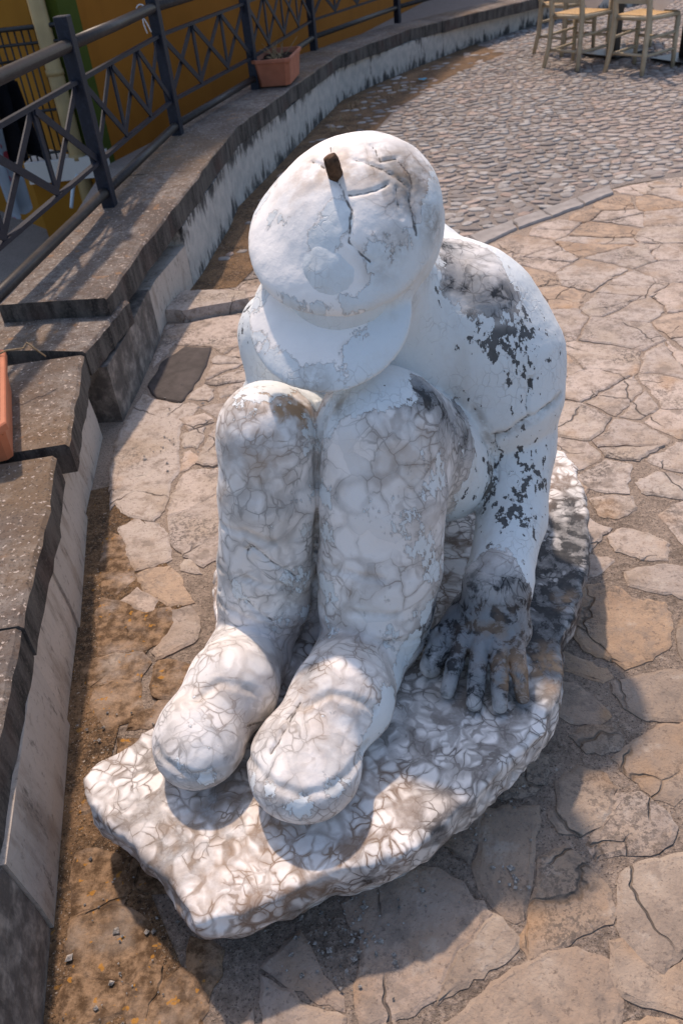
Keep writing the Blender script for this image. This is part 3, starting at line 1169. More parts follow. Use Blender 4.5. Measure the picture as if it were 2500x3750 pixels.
# twist of white string on the second post's handrail
bm = bmesh.new()
p2 = rel((PB[2][0], PB[2][1], HT['hand']))
ring = [p2 + Vector((-.06, -.09, 0)) + Vector((math.cos(q) * .027, 0, math.sin(q) * .028)) for q in np.linspace(0, 2 * math.pi, 13)]
tube(bm, ring, .004, 6)
tube(bm, [ring[9], ring[9] + Vector((.02, -.01, -.04)), ring[9] + Vector((.035, -.015, -.085))], .004, 6)
tube(bm, [ring[9], ring[9] + Vector((.0, -.015, -.04)), ring[9] + Vector((.012, -.02, -.09))], .004, 6)
o = bm_obj('string', bm, M_CLOTH, None, True)
o.location = RL
tag(o, 'white string tied in a knot round the handrail', 'string')


# ------------------------------------------------------------------ the sculpture: solids blended on a voxel grid
class Field:
    def __init__(s, lo, hi, h):
        s.lo = np.array(lo, np.float32)
        s.h = h
        s.n = tuple(int(math.ceil((b - a) / h)) + 1 for a, b in zip(lo, hi))
        s.f = np.full(s.n, .3, np.float32)

    def like(s):
        o = Field.__new__(Field)
        o.lo, o.h, o.n = s.lo, s.h, s.n
        o.f = np.full(s.n, .3, np.float32)
        return o

    def window(s, lo, hi):
        a = [max(0, int((lo[i] - s.lo[i]) / s.h)) for i in range(3)]
        b = [min(s.n[i], int((hi[i] - s.lo[i]) / s.h) + 2) for i in range(3)]
        if any(b[i] <= a[i] for i in range(3)):
            return None, None
        sl = tuple(slice(a[i], b[i]) for i in range(3))
        ax = [s.lo[i] + s.h * np.arange(a[i], b[i], dtype=np.float32) for i in range(3)]
        X, Y, Z = np.meshgrid(*ax, indexing='ij')
        return sl, np.stack([X, Y, Z], -1)

    def blend(s, sl, d, k):
        a = s.f[sl]
        if k <= 0:
            s.f[sl] = np.minimum(a, d)
        else:
            hh = np.clip(.5 + .5 * (a - d) / k, 0, 1)
            s.f[sl] = a * (1 - hh) + d * hh - k * hh * (1 - hh)

    def cone(s, a, b, ra, rb, k=.02):
        a, b = np.array(a, np.float32), np.array(b, np.float32)
        m = max(ra, rb) + .10
        sl, P = s.window(np.minimum(a, b) - m, np.maximum(a, b) + m)
        if sl is None:
            return
        ab = b - a
        t = np.clip(((P - a) @ ab) / max(float(ab @ ab), 1e-9), 0, 1)
        d = np.linalg.norm(P - a - t[..., None] * ab, axis=-1) - (ra + (rb - ra) * t)
        s.blend(sl, d.astype(np.float32), k)

    def chain(s, pts, k=.02):
        for (a, ra), (b, rb) in zip(pts, pts[1:]):
            s.cone(a, b, ra, rb, k)

    def ell(s, c, r, R=None, k=.02):
        """ellipsoid; rows of R are its axes"""
        c = np.array(c, np.float32)
        m = max(r) + .08
        sl, P = s.window(c - m, c + m)
        if sl is None:
            return
        q = P - c
        if R is not None:
            q = q @ np.array(R, np.float32).T
        r = np.array(r, np.float32)
        k0 = np.linalg.norm(q / r, axis=-1)
        k1 = np.linalg.norm(q / (r * r), axis=-1)
        d = k0 * (k0 - 1) / np.maximum(k1, 1e-6)
        s.blend(sl, d.astype(np.float32), k)

    def join(s, o, k):
        hh = np.clip(.5 + .5 * (s.f - o.f) / max(k, 1e-6), 0, 1)
        s.f = s.f * (1 - hh) + o.f * hh - k * hh * (1 - hh)

    def mesh(s):
        """surface nets"""
        f = s.f
        neg = f < 0
        nx, ny, nz = s.n
        c = [neg[i:nx - 1 + i, j:ny - 1 + j, k:nz - 1 + k] for i in (0, 1) for j in (0, 1) for k in (0, 1)]
        cnt = sum(x.astype(np.int8) for x in c)
        act = (cnt > 0) & (cnt < 8)
        I = np.argwhere(act)
        idx = np.full(act.shape, -1, np.int64)
        idx[act] = np.arange(len(I))
        acc = np.zeros((len(I), 3))
        num = np.zeros(len(I))
        corners = [(i, j, k) for i in (0, 1) for j in (0, 1) for k in (0, 1)]
        val = {q: f[I[:, 0] + q[0], I[:, 1] + q[1], I[:, 2] + q[2]] for q in corners}
        for a in corners:
            for ax in range(3):
                if a[ax] == 0:
                    b = tuple(a[i] + (i == ax) for i in range(3))
                    va, vb = val[a], val[b]
                    m = (va < 0) != (vb < 0)
                    t = np.where(m, va / np.where(m, va - vb, 1), 0)
                    p = np.array(a, float)[None, :].repeat(len(I), 0)
                    p[:, ax] += t
                    acc[m] += p[m]
                    num[m] += 1
        V = (I + acc / num[:, None]) * s.h + s.lo
        F = []
        for ax in range(3):
            u, v = [(1, 2), (2, 0), (0, 1)][ax]
            sl0 = [slice(None)] * 3
            sl1 = [slice(None)] * 3
            sl0[ax], sl1[ax] = slice(0, -1), slice(1, None)
            n0, n1 = neg[tuple(sl0)], neg[tuple(sl1)]
            E = np.argwhere(n0 != n1)
            ok = (E[:, u] > 0) & (E[:, v] > 0) & (E[:, u] < s.n[u] - 1) & (E[:, v] < s.n[v] - 1)
            E = E[ok]
            flip = n1[E[:, 0], E[:, 1], E[:, 2]]
            du = np.zeros(3, int)
            du[u] = 1
            dv = np.zeros(3, int)
            dv[v] = 1
            q = [E - du - dv, E - dv, E, E - du]
            Q = np.stack([idx[x[:, 0], x[:, 1], x[:, 2]] for x in q], 1)
            Q[flip] = Q[flip][:, ::-1]
            F.append(Q)
        return V, np.concatenate(F)


def np_mesh(name, V, F, mat, parent, origin):
    me = bpy.data.meshes.new(name)
    V = np.asarray(V, np.float32) - np.asarray(origin, np.float32)
    me.vertices.add(len(V))
    me.vertices.foreach_set('co', V.ravel())
    me.loops.add(len(F) * 4)
    me.loops.foreach_set('vertex_index', F.ravel().astype(np.int32))
    me.polygons.add(len(F))
    me.polygons.foreach_set('loop_start', np.arange(0, len(F) * 4, 4, dtype=np.int32))
    me.polygons.foreach_set('use_smooth', np.ones(len(F), bool))
    me.materials.append(mat)
    me.update(calc_edges=True)
    o = bpy.data.objects.new(name, me)
    return link(o, parent)


def vnormals(V, F):
    a, b = V[F[:, 2]] - V[F[:, 0]], V[F[:, 3]] - V[F[:, 1]]
    n = np.cross(a, b)
    N = np.zeros_like(V)
    for k in range(4):
        np.add.at(N, F[:, k], n)
    return N / (np.linalg.norm(N, axis=1)[:, None] + 1e-12)


def vnoise(P, scale, seed=0, octaves=3):
    """smooth value noise in -1..1"""
    out = np.zeros(len(P))
    amp, tot = 1.0, 0.0
    for o in range(octaves):
        q = P * scale * 2 ** o + seed * 17.31 + o * 5.7
        i = np.floor(q).astype(np.int64)
        f = q - i
        f = f * f * (3 - 2 * f)
        acc = np.zeros(len(P))
        for dx in (0, 1):
            for dy in (0, 1):
                for dz in (0, 1):
                    h = (i[:, 0] + dx) * 374761393 + (i[:, 1] + dy) * 668265263 + (i[:, 2] + dz) * 2147483647 + seed * 1013904223
                    h = (h ^ (h >> 13)) * 1274126177
                    h = (h ^ (h >> 16)) & 0xFFFF
                    w = (f[:, 0] if dx else 1 - f[:, 0]) * (f[:, 1] if dy else 1 - f[:, 1]) * (f[:, 2] if dz else 1 - f[:, 2])
                    acc += w * (h / 32767.5 - 1)
        out += acc * amp
        tot += amp
        amp *= .5
    return out / tot


def unit(v):
    v = np.asarray(v, float)
    return v / np.linalg.norm(v)


ZP = .20                                   # top of the plinth
SCULPT_O = np.array([0.05, 1.40, 0.0])
sculpture = empty('sculpture', tuple(SCULPT_O), 'white marble statue of a seated figure in a cap, hunched over its knees, paint flaking', 'statue')

# ---- plinth
PL = [(-.595, 1.03), (-.565, .96), (-.50, .90), (-.43, .825), (-.37, .75), (-.335, .718), (-.29, .71), (-.20, .738), (-.09, .772), (.0, .78), (.07, .805), (.15, .87), (.20, .885), (.25, .93), (.36, 1.02), (.42, 1.10), (.445, 1.16), (.46, 1.23), (.52, 1.33), (.60, 1.50), (.665, 1.68), (.69, 1.80), (.705, 1.93), (.70, 2.02), (.60, 2.12), (.40, 2.18), (.10, 2.20), (-.12, 2.12), (-.26, 1.95), (-.335, 1.72), (-.36, 1.58), (-.345, 1.46), (-.34, 1.36), (-.37, 1.27), (-.44, 1.16), (-.52, 1.09)]
Fp = Field((-.72, .58, -.02), (.84, 2.32, .30), .0085)
sl, P = Fp.window(Fp.lo, Fp.lo + np.array(Fp.n) * Fp.h)
xy = P[:, :, 0, :2].reshape(-1, 2).astype(float)
poly = np.array(PL)
dmin = np.full(len(xy), 9.0)
ins = np.zeros(len(xy), bool)
for a, b in zip(poly, np.roll(poly, -1, 0)):
    e = b - a
    t = np.clip(((xy - a) @ e) / (e @ e), 0, 1)
    dmin = np.minimum(dmin, np.linalg.norm(xy - a - t[:, None] * e, axis=1))
    cond = ((a[1] > xy[:, 1]) != (b[1] > xy[:, 1]))
    xs = (b[0] - a[0]) * (xy[:, 1] - a[1]) / (b[1] - a[1] + 1e-12) + a[0]
    ins ^= cond & (xy[:, 0] < xs)
d2 = np.where(ins, -dmin, dmin).reshape(Fp.n[0], Fp.n[1])[:, :, None]
Z = P[..., 2].astype(float)
under = np.clip((.13 - Z) / .13, 0, 1) ** 1.3 * .055           # the slab is undercut towards the ground
big = vnoise(P.reshape(-1, 3), 7.0, 3, 2).reshape(Fp.n)
fine = vnoise(P.reshape(-1, 3), 26.0, 5, 3).reshape(Fp.n)
ztop = ZP - .012 * np.clip((.9 - P[..., 1]) / .2, 0, 1)
ztop = ztop + .004 * vnoise(P.reshape(-1, 3), 5, 9, 2).reshape(Fp.n)
dx, dz = d2 + under + .009 * big + .014 * fine, Z - ztop
rr = .011
qx, qz = np.maximum(dx + rr, 0), np.maximum(dz + rr, 0)
Fp.f = (np.minimum(np.maximum(dx + rr, dz + rr), 0) + np.sqrt(qx ** 2 + qz ** 2) - rr + .0016 * fine).astype(np.float32)
Fp.f = np.maximum(Fp.f, (-(Z - .004)).astype(np.float32))
PV, PF = Fp.mesh()

# ---- figure
H0 = .0048
Fb = Field((-.52, .80, .16), (.66, 2.12, 1.24), H0)
S = lambda x, y, Y: A(x, y, Y)

# trousers and boots, image-left leg
LA = Fb.like()
LA.chain([(S(985, 1590, 1.425), .105), (S(985, 1800, 1.40), .108), (S(978, 2060, 1.385), .109), (S(970, 2180, 1.375), .107), (S(955, 2260, 1.365), .100)], .012)
LA.chain([(S(985, 1590, 1.43), .103), (np.array([.0, 1.75, .47]), .14)], .02)
FA = Fb.like()
toeA = G(735, 2700, .275)
FA.ell(toeA, (.098, .112, .076), k=.03)
midA = G(850, 2520, .285)
FA.chain([(toeA + [0.01, .03, .003], .078), (midA, .094), (S(940, 2350, 1.37), .098)], .03)
LA.join(FA, .010)
# image-right leg
LB = Fb.like()
LB.chain([(S(1385, 1570, 1.40), .128), (S(1400, 1800, 1.37), .134), (S(1390, 2060, 1.335), .136), (S(1378, 2200, 1.315), .130), (S(1368, 2290, 1.305), .124)], .012)
LB.chain([(S(1420, 1590, 1.43), .132), (S(1605, 1690, 1.58), .138), (np.array([.36, 1.86, .46]), .16)], .03)
FB = Fb.like()
toeB = G(1115, 2790, .272)
FB.ell(toeB, (.114, .125, .079), k=.03)
midB = G(1250, 2560, .285)
FB.chain([(toeB + [0.01, .035, .004], .084), (midB, .102), (S(1345, 2350, 1.31), .108)], .03)
LB.join(FB, .010)
legs = LA
legs.join(LB, .007)
legs.chain([(S(1165, 1560, 1.46), .05), (S(1160, 1900, 1.43), .055), (S(1150, 2300, 1.39), .05), (S(1120, 2440, 1.38), .04)], .006)
# torso with sleeves
TO = Fb.like()
TO.ell((.15, 1.87, .62), (.31, .26, .41), k=.05)
TO.ell((.18, 1.74, .79), (.26, .22, .21), k=.06)
shB = S(1705, 1195, 1.70)
TO.cone(S(1480, 1160, 1.74), shB, .155, .160, .06)
TO.chain([(shB, .165), (S(1805, 1335, 1.66), .155), (S(1840, 1465, 1.62), .135)], .05)
TO.cone(S(1120, 1180, 1.76), S(1040, 1230, 1.76), .12, .098, .05)
TO.chain([(S(1040, 1230, 1.76), .098), (S(1040, 1500, 1.72), .085)], .04)
TO.cone(S(1330, 1000, 1.58), S(1400, 1180, 1.74), .13, .18, .06)     # neck
# forearm and hand
AR = Fb.like()
wr = G(1822, 2140, .34)
AR.chain([(S(1895, 1500, 1.61), .095), (S(1893, 1640, 1.575), .084), (S(1870, 1900, 1.47), .078), (wr, .074), (G(1805, 2240, .295), .074)], .02)
palm = G(1790, 2310, .262)
AR.ell(palm, (.092, .080, .046), k=.04)
for (bx, by, tx, ty, r0) in ((1690, 2345, 1637, 2530, .0185), (1757, 2365, 1735, 2575, .0195), (1826, 2375, 1830, 2585, .019), (1886, 2365, 1912, 2555, .018)):
    AR.chain([(G(bx, by - 60, .285), r0 * 1.1), (G(bx, by, .279), r0 * 1.08), (G((bx + tx) / 2, (by + ty) / 2, .256), r0), (G(tx, ty, .220), r0 * .86)], .004)
AR.chain([(G(1705, 2230, .275), .036), (G(1625, 2340, .26), .031), (G(1575, 2440, .224), .025)], .014)
# far arm, resting on the slab behind the knee
AL = Fb.like()
AL.chain([(S(1010, 1480, 1.72), .088), (np.array([-.20, 1.62, .42]), .075), (np.array([-.22, 1.52, .27]), .062)], .02)
AL.ell((-.23, 1.47, .235), (.075, .09, .04), k=.03)
for q in range(4):
    bx = -.285 + q * .036
    AL.cone((bx, 1.43, .235), (bx - .01, 1.36, .215), .020, .016, .008)
# head under the cap
HC = A(1250, 900, 1.50)
TO.ell(HC + np.array([.0, .03, -.07]), (.13, .15, .15), k=.04)
body = TO
body.join(AR, .006)
body.join(AL, .010)
body.join(legs, .006)
# seat: sink the body on to the slab
Zb = (Fb.lo[2] + Fb.h * np.arange(Fb.n[2]))[None, None, :].astype(np.float32)
body.f = np.maximum(body.f, (ZP - .012) - Zb)
BV, BF = body.mesh()

# ---- cap
cn = unit((-.13, -.58, .80))
cf = unit(np.array([-.26, -.72, -.50]) - np.array([-.26, -.72, -.50]) @ cn * cn)
cs_ = np.cross(cf, cn)
if cs_[0] < 0:
    cs_ = -cs_
CC = A(1250, 800, 1.50)
Fc_ = Field((-.26, 1.02, .72), (.36, 1.82, 1.36), .0042)
Rm = [cs_, cf, cn]
side_w = Fc_.like()
side_w.ell(CC - cn * .062 + cs_ * .016 - cf * .022, (.166, .176, .100), Rm, 0)
bn = unit(cn + cf * .08)
bf = unit(cf - cf @ bn * bn)
bs = np.cross(bf, bn)
if bs[0] < 0:
    bs = -bs
side_w.ell(CC + cf * .150 - cn * .088 - cs_ * .012, (.156, .155, .024), [bs, bf, bn], .022)
dome = Fc_.like()
dome.ell(CC - cn * .036 + cf * .008 - cs_ * .008, (.177, .172, .058), Rm, 0)
dome.ell(CC - cn * .012 - cf * .044 + cs_ * .026, (.146, .142, .080), Rm, .05)
sl, Pq = dome.window(CC - .3, CC + .3)
lip = (-((Pq - CC.astype(np.float32)) @ cn.astype(np.float32)) - .058 + .012 * vnoise(Pq.reshape(-1, 3), 9, 2, 1).reshape(Pq.shape[:3]).astype(np.float32) * .4)
kk = .026
hh = np.clip(.5 + .5 * (dome.f[sl] - lip) / kk, 0, 1)
dome.f[sl] = dome.f[sl] * hh + lip * (1 - hh) + kk * hh * (1 - hh)     # flat underside with a rolled rim
side_w.join(dome, .010)
CV, CF = side_w.mesh()


def finish(V, F, seed, amp1, amp2):
    N = vnormals(V, F)
    V = V + N * (vnoise(V, 9, seed, 2) * amp1 + vnoise(V, 40, seed + 1, 3) * amp2)[:, None]
    return V


BV = finish(BV, BF, 1, .0035, .0016)
CV = finish(CV, CF, 4, .0025, .0016)
CAMP = Vector((0, 0, CAM_H))


def tree(V, F):
    return BVHTree.FromPolygons([tuple(p) for p in V], [tuple(int(i) for i in f) for f in F])


bt_body, bt_cap, bt_pl = tree(BV, BF), tree(CV, CF), tree(PV, PF)


def hit(bt, x, y):
    q = bt.ray_cast(CAMP, Vector(ray(x, y)).normalized())
    return None if q[0] is None else np.array(q[0])


def spots_field(V, bt, pts, base=0.0):
    """sum of soft 3-D patches round surface points: (x, y, radius in metres, strength)"""
    out = np.full(len(V), base)
    for (x, y, r, s) in pts:
        p = hit(bt, x, y)
        if p is None:
            continue
        d = np.linalg.norm(V - p, axis=1) / r
        out += s * np.clip(1 - d, 0, 1) ** 1.0 * 1.6
    return np.clip(out, -1, 1.5)


def lines_field(V, bt, lines, width):
    out = np.zeros(len(V))
    for L in lines:
        pts = [hit(bt, x, y) for x, y in L]
        pts = [p for p in pts if p is not None]
        for a, b in zip(pts, pts[1:]):
            e = b - a
            L2 = max(e @ e, 1e-9)
            if L2 > .02:
                continue
            w = V + vnoise_vec(V) * .004
            t = np.clip(((w - a) @ e) / L2, 0, 1)
            d = np.linalg.norm(w - a - t[:, None] * e, axis=1)
            out = np.maximum(out, np.clip(1 - d / width, 0, 1))
    return out


_vv = {}


def vnoise_vec(V):
    k = id(V)
    if k not in _vv:
        _vv[k] = np.stack([vnoise(V, 45, 30 + i, 2) for i in range(3)], 1)
    return _vv[k]


def set_attr(o, name, vals):
    a = o.data.attributes.new(name, 'FLOAT', 'POINT')
    a.data.foreach_set('value', np.asarray(vals, np.float32))


# cracks on the cap and the body, plus painted shade between the fingers
cap_cracks = [
    [(1215, 480), (1210, 530), (1208, 580), (1225, 640)],
    [(1225, 650), (1260, 710), (1285, 770), (1275, 830), (1272, 880), (1320, 930), (1360, 960)],
    [(1278, 716), (1330, 708), (1380, 695), (1415, 670)],
    [(1300, 580), (1350, 600), (1400, 615), (1450, 650), (1500, 690), (1505, 750), (1510, 800), (1525, 860)],
    [(1505, 680), (1500, 730), (1512, 800), (1528, 862)],
    [(1360, 530), (1390, 590), (1450, 580), (1500, 640), (1510, 690)],
    [(1140, 590), (1170, 600), (1200, 625)],
    [(1450, 690), (1455, 740), (1470, 800)],
]
fold_lines = [
    [(1735, 1500), (1775, 1560), (1795, 1640), (1800, 1720), (1785, 1800), (1745, 1870), (1690, 1930), (1640, 1975)],
    [(1640, 1975), (1645, 2050), (1640, 2150)],
    [(1800, 1596), (1850, 1590), (1930, 1545), (2000, 1500), (2050, 1450)],
    [(1250, 1450), (1205, 1500), (1175, 1580), (1163, 1700), (1162, 1900), (1157, 2050), (1152, 2250), (1140, 2400)],
]
crease_lines = [
    [(800, 2080), (900, 2115), (1050, 2150), (1150, 2140)],
    [(800, 2200), (860, 2240), (960, 2290), (1060, 2305), (1135, 2290)],
    [(815, 1930), (900, 1950), (1000, 1990)],
    [(1165, 2335), (1300, 2347), (1450, 2352), (1590, 2318)],
    [(1170, 2220), (1300, 2240), (1450, 2250), (1610, 2200)],
    [(1180, 2060), (1280, 2100), (1400, 2120)],
    [(905, 2735), (930, 2800), (1000, 2870), (1110, 2915), (1220, 2880), (1300, 2800), (1345, 2720)],
    [(575, 2740), (620, 2800), (700, 2840), (780, 2835), (880, 2790)],
    [(1110, 2590), (1200, 2540), (1300, 2560), (1370, 2600)],
    [(720, 2560), (800, 2500), (900, 2520), (980, 2560)],
]
body_cracks_gaps = [
    [(1945, 1385), (1930, 1440), (1925, 1490), (1935, 1530)],
    [(1935, 1530), (1890, 1560), (1850, 1590), (1800, 1596)],
    [(1935, 1530), (1990, 1500), (2030, 1470)],
    [(1810, 1600), (1815, 1680), (1820, 1760)],
    [(900, 2020), (920, 2000), (1000, 2060), (1080, 2110), (1150, 2125)],
    [(800, 2160), (900, 2200), (1000, 2280), (1130, 2290)],
    [(910, 2660), (960, 2650), (1040, 2640), (1100, 2570)],
    [(1080, 2600), (1060, 2640), (990, 2760)],
    [(1705, 2400), (1690, 2470), (1684, 2560)],  # from here the gaps between fingers, their shade put in as dark lines
    [(1785, 2410), (1782, 2490), (1782, 2590)],
    [(1858, 2410), (1862, 2490), (1868, 2580)],
    [(1600, 2300), (1640, 2400), (1630, 2470)],
]
ckc = lines_field(CV, bt_cap, cap_cracks, .0058)
ckb = lines_field(BV, bt_body, body_cracks_gaps, .0065)
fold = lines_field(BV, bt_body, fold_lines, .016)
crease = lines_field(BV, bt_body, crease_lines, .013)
# grooves cut in along the cracks and finger gaps
CN, BN = vnormals(CV, CF), vnormals(BV, BF)

# which parts still carry paint, which are bare veined marble, which veins are dark
def sstep(v, a, b):
    t = np.clip((v - a) / (b - a), 0, 1)
    return t * t * (3 - 2 * t)


X_, Y_, Z_ = BV[:, 0], BV[:, 1], BV[:, 2]
wob3 = .03 * vnoise(BV, 12, 40, 2)
bare = sstep(Y_ + wob3, 1.50, 1.42) * sstep(X_ + wob3, .30, .22) * sstep(Z_ + wob3, .86, .80)
bare = np.maximum(bare, sstep(Z_, .40, .33) * sstep(X_, .17, .12) * sstep(Y_, 1.5, 1.4))
paint_b = 1.0 - bare * .93
paint_b = paint_b + spots_field(BV, bt_body, [
    (1150, 1470, .06, .9), (1180, 1540, .05, .9), (1120, 1440, .04, .6), (1300, 1445, .06, .8), (1420, 1425, .05, .7), (1230, 1490, .04, .8),
    (1130, 1650, .05, .36), (1120, 1800, .05, .30), (1130, 1950, .05, .34), (1120, 2100, .06, .36), (1110, 2250, .06, .40), (1000, 2280, .05, .28), (900, 2200, .05, .26), (860, 2140, .05, .3), (1050, 2120, .05, .3),
    (1195, 1820, .05, .40), (1200, 1950, .05, .40), (1200, 2150, .06, .42), (1220, 2300, .05, .36), (1480, 1900, .07, .34), (1540, 2010, .06, .44), (1590, 2100, .06, .5), (1560, 2250, .06, .5), (1440, 2330, .05, .4), (1600, 1750, .07, .4), (1560, 1650, .05, .25),
    (1490, 2400, .05, .9), (1460, 2480, .05, .9), (1430, 2560, .05, .9), (1400, 2640, .05, .9), (1350, 2720, .04, .8), (1520, 2350, .04, .8),
    (920, 2870, .04, .4), (760, 2850, .04, .45), (640, 2800, .03, .4), (1100, 2950, .04, .5), (1240, 2900, .04, .55), (980, 2890, .03, .5),
], 0.0)
paint_b = paint_b + spots_field(BV, bt_body, [
    (1780, 2280, .13, -1.6), (1700, 2420, .12, -1.6), (1850, 2450, .12, -1.6), (1900, 2280, .09, -1.4), (1800, 2120, .10, -1.2), (1690, 2260, .09, -1.2), (1640, 2555, .05, -1.2), (1740, 2600, .05, -1.2), (1830, 2612, .05, -1.2), (1905, 2580, .05, -1.2), (1590, 2430, .06, -1.2), (1940, 2350, .06, -1.2),
    (1650, 900, .07, -.7), (1730, 930, .09, -.8), (1640, 1000, .07, -.45), (1810, 1030, .08, -.6), (1760, 1100, .07, -.4), (1850, 1120, .07, -.4), (1680, 1060, .06, -.42),
    (1550, 1410, .05, -.7), (1620, 1460, .06, -.6), (1690, 1530, .07, -.55), (1720, 1650, .07, -.42), (1700, 1750, .06, -.3),
], 0.0)
paint_b = np.clip(paint_b, .03, 1.1)
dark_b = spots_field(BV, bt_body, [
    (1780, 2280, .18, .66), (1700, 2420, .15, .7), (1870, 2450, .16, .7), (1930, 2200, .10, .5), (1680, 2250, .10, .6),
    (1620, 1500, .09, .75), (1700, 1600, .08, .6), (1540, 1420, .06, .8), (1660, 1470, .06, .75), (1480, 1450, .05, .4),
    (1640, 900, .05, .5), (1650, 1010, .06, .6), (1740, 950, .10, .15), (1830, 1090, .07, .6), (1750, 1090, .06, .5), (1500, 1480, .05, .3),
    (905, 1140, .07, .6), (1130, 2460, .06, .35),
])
chip_b = spots_field(BV, bt_body, [
    (1980, 1400, .16, .26), (1880, 1180, .12, .26), (1850, 1650, .16, .24), (1950, 1750, .16, .24), (1700, 1800, .14, .28), (1870, 1900, .14, .32), (1800, 1150, .16, .24), (1650, 1100, .12, .20), (1880, 1250, .14, .20), (910, 1150, .10, .45), (1560, 2050, .10, .35), (1500, 1500, .10, .3),
])
stain_b = spots_field(BV, bt_body, [(1030, 1470, .09, .9), (1100, 1500, .06, .8), (1800, 2330, .1, .3), (960, 1700, .1, .35), (1480, 1650, .12, .3), (1900, 2480, .07, .8), (1150, 2600, .12, .25)])
grime_b = spots_field(BV, bt_body, [(1700, 2060, .07, .9), (1160, 1950, .04, .6), (1750, 1880, .05, .5), (1240, 1480, .04, .7), (1500, 1130, .05, .3), (1560, 960, .06, .5), (1640, 2150, .08, .7), (1700, 1580, .05, .4)])
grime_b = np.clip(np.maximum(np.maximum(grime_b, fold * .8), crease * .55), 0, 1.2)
paint_c = spots_field(CV, bt_cap, [
    (1130, 700, .16, -1.2), (1200, 560, .12, -1.0), (1100, 950, .14, -1.3), (1260, 980, .10, -1.1), (1000, 850, .10, -.8), (1350, 620, .12, -1.1), (1350, 760, .10, -1.0), (1480, 560, .10, -.8), (1450, 700, .07, -.9), (1120, 1260, .13, -1.3), (1250, 1240, .10, -1.0), (1020, 1180, .08, -.9), (1380, 900, .06, -.8), (1000, 1010, .08, -1.0), (1100, 800, .1, -.6),
], 1.0)
paint_c = np.clip(paint_c, -.05, 1.1) + spots_field(CV, bt_cap, [
    (1210, 830, .055, .62), (1180, 890, .05, .5), (1235, 780, .04, .5), (990, 800, .04, .45), (1370, 930, .05, .6), (1040, 820, .03, .4),
    (960, 1060, .04, .6), (1060, 1115, .04, .6), (1160, 1135, .04, .6), (1280, 1120, .045, .7), (1400, 1070, .05, .8), (1000, 1330, .05, .7), (1080, 1385, .05, .7), (1180, 1390, .05, .7), (1290, 1330, .05, .7), (1340, 1260, .05, .6), (960, 1230, .03, .5),
], 0.0)
stain_c = spots_field(CV, bt_cap, [(1300, 610, .08, .5), (1180, 600, .07, .4), (1080, 680, .08, .35), (1410, 1010, .04, .3), (1480, 640, .08, .5), (1290, 1290, .03, .6)])
dark_c = spots_field(CV, bt_cap, [(1480, 610, .07, .30), (1500, 700, .06, .25), (1390, 980, .04, .25)])
clean_c = np.clip(1.0 - spots_field(CV, bt_cap, [(1480, 600, .11, .8), (1400, 700, .05, .35), (1420, 960, .07, .7), (1500, 740, .07, .7)]), 0, 1)
grime_c = spots_field(CV, bt_cap, [(1490, 640, .08, .7), (1400, 990, .04, .3), (1150, 1410, .05, .5), (1590, 830, .05, .6), (1440, 880, .05, .4)])
vein_b = np.clip(1 - spots_field(BV, bt_body, [(1390, 1960, .09, .9), (1250, 1600, .09, .6), (1280, 1700, .07, .5), (700, 2650, .07, .5), (1180, 2850, .07, .4), (960, 2330, .08, .5), (1380, 2250, .10, .5)]), .10, .74)
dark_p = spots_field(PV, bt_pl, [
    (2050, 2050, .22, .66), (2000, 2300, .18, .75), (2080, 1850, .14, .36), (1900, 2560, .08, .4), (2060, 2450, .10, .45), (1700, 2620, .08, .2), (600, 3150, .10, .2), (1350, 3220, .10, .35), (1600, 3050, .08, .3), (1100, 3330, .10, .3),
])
stain_p = spots_field(PV, bt_pl, [(2030, 2440, .09, 1.0), (2080, 2200, .05, .7), (1250, 2640, .10, .4), (700, 3000, .25, .25), (1000, 3050, .25, .2)])

CV = CV - CN * (np.clip(ckc * 1.3, 0, 1) * .0035)[:, None]
BV = BV - BN * (np.clip(ckb * 1.3, 0, 1) * .006 + fold * .005 + crease * .0055)[:, None]
plinth = np_mesh('plinth', PV, PF, M_SC, sculpture, SCULPT_O)
figure = np_mesh('figure', BV, BF, M_SC, sculpture, SCULPT_O)
capo = np_mesh('cap', CV, CF, M_SC, sculpture, SCULPT_O)
for o, fields in ((figure, dict(paint=paint_b, dark=dark_b, chip=chip_b, stain=stain_b, grime=grime_b, crack_gap=ckb, clean=np.zeros(len(BV)), vein=vein_b, fine=np.clip(dark_b * 1.2, 0, 1))),
                  (capo, dict(paint=paint_c, dark=dark_c, chip=np.full(len(CV), -.2), stain=stain_c, grime=grime_c, crack_gap=ckc, clean=clean_c, vein=np.full(len(CV), .8), fine=np.zeros(len(CV)))),
                  (plinth, dict(paint=np.full(len(PV), -1.0), dark=dark_p, chip=np.zeros(len(PV)), stain=stain_p, grime=np.zeros(len(PV)), crack_gap=np.zeros(len(PV)), clean=np.zeros(len(PV)), vein=np.full(len(PV), 1.0), fine=np.ones(len(PV))))):
    for k, v in fields.items():
        set_attr(o, k, v)
# rusty rod standing out of the crown
rp = hit(bt_cap, 1233, 655)
bm = bmesh.new()
r1 = Vector(rp - SCULPT_O) - Vector(cn) * .03
ax = Vector(unit(A(1208, 565, float(rp[1]) - .012) - rp))
pts, rad = [], []
rr_ = np.random.default_rng(8)
for k in range(8):
    pts.append(r1 + ax * (.03 + .036) * k / 7 + Vector(rr_.normal(0, .0008, 3)))
    rad.append(.0145 + rr_.normal(0, .0007) - .0012 * (k / 7))
tube(bm, pts, rad, 14)
bm_obj('iron_rod', bm, M_RUST, sculpture, True)

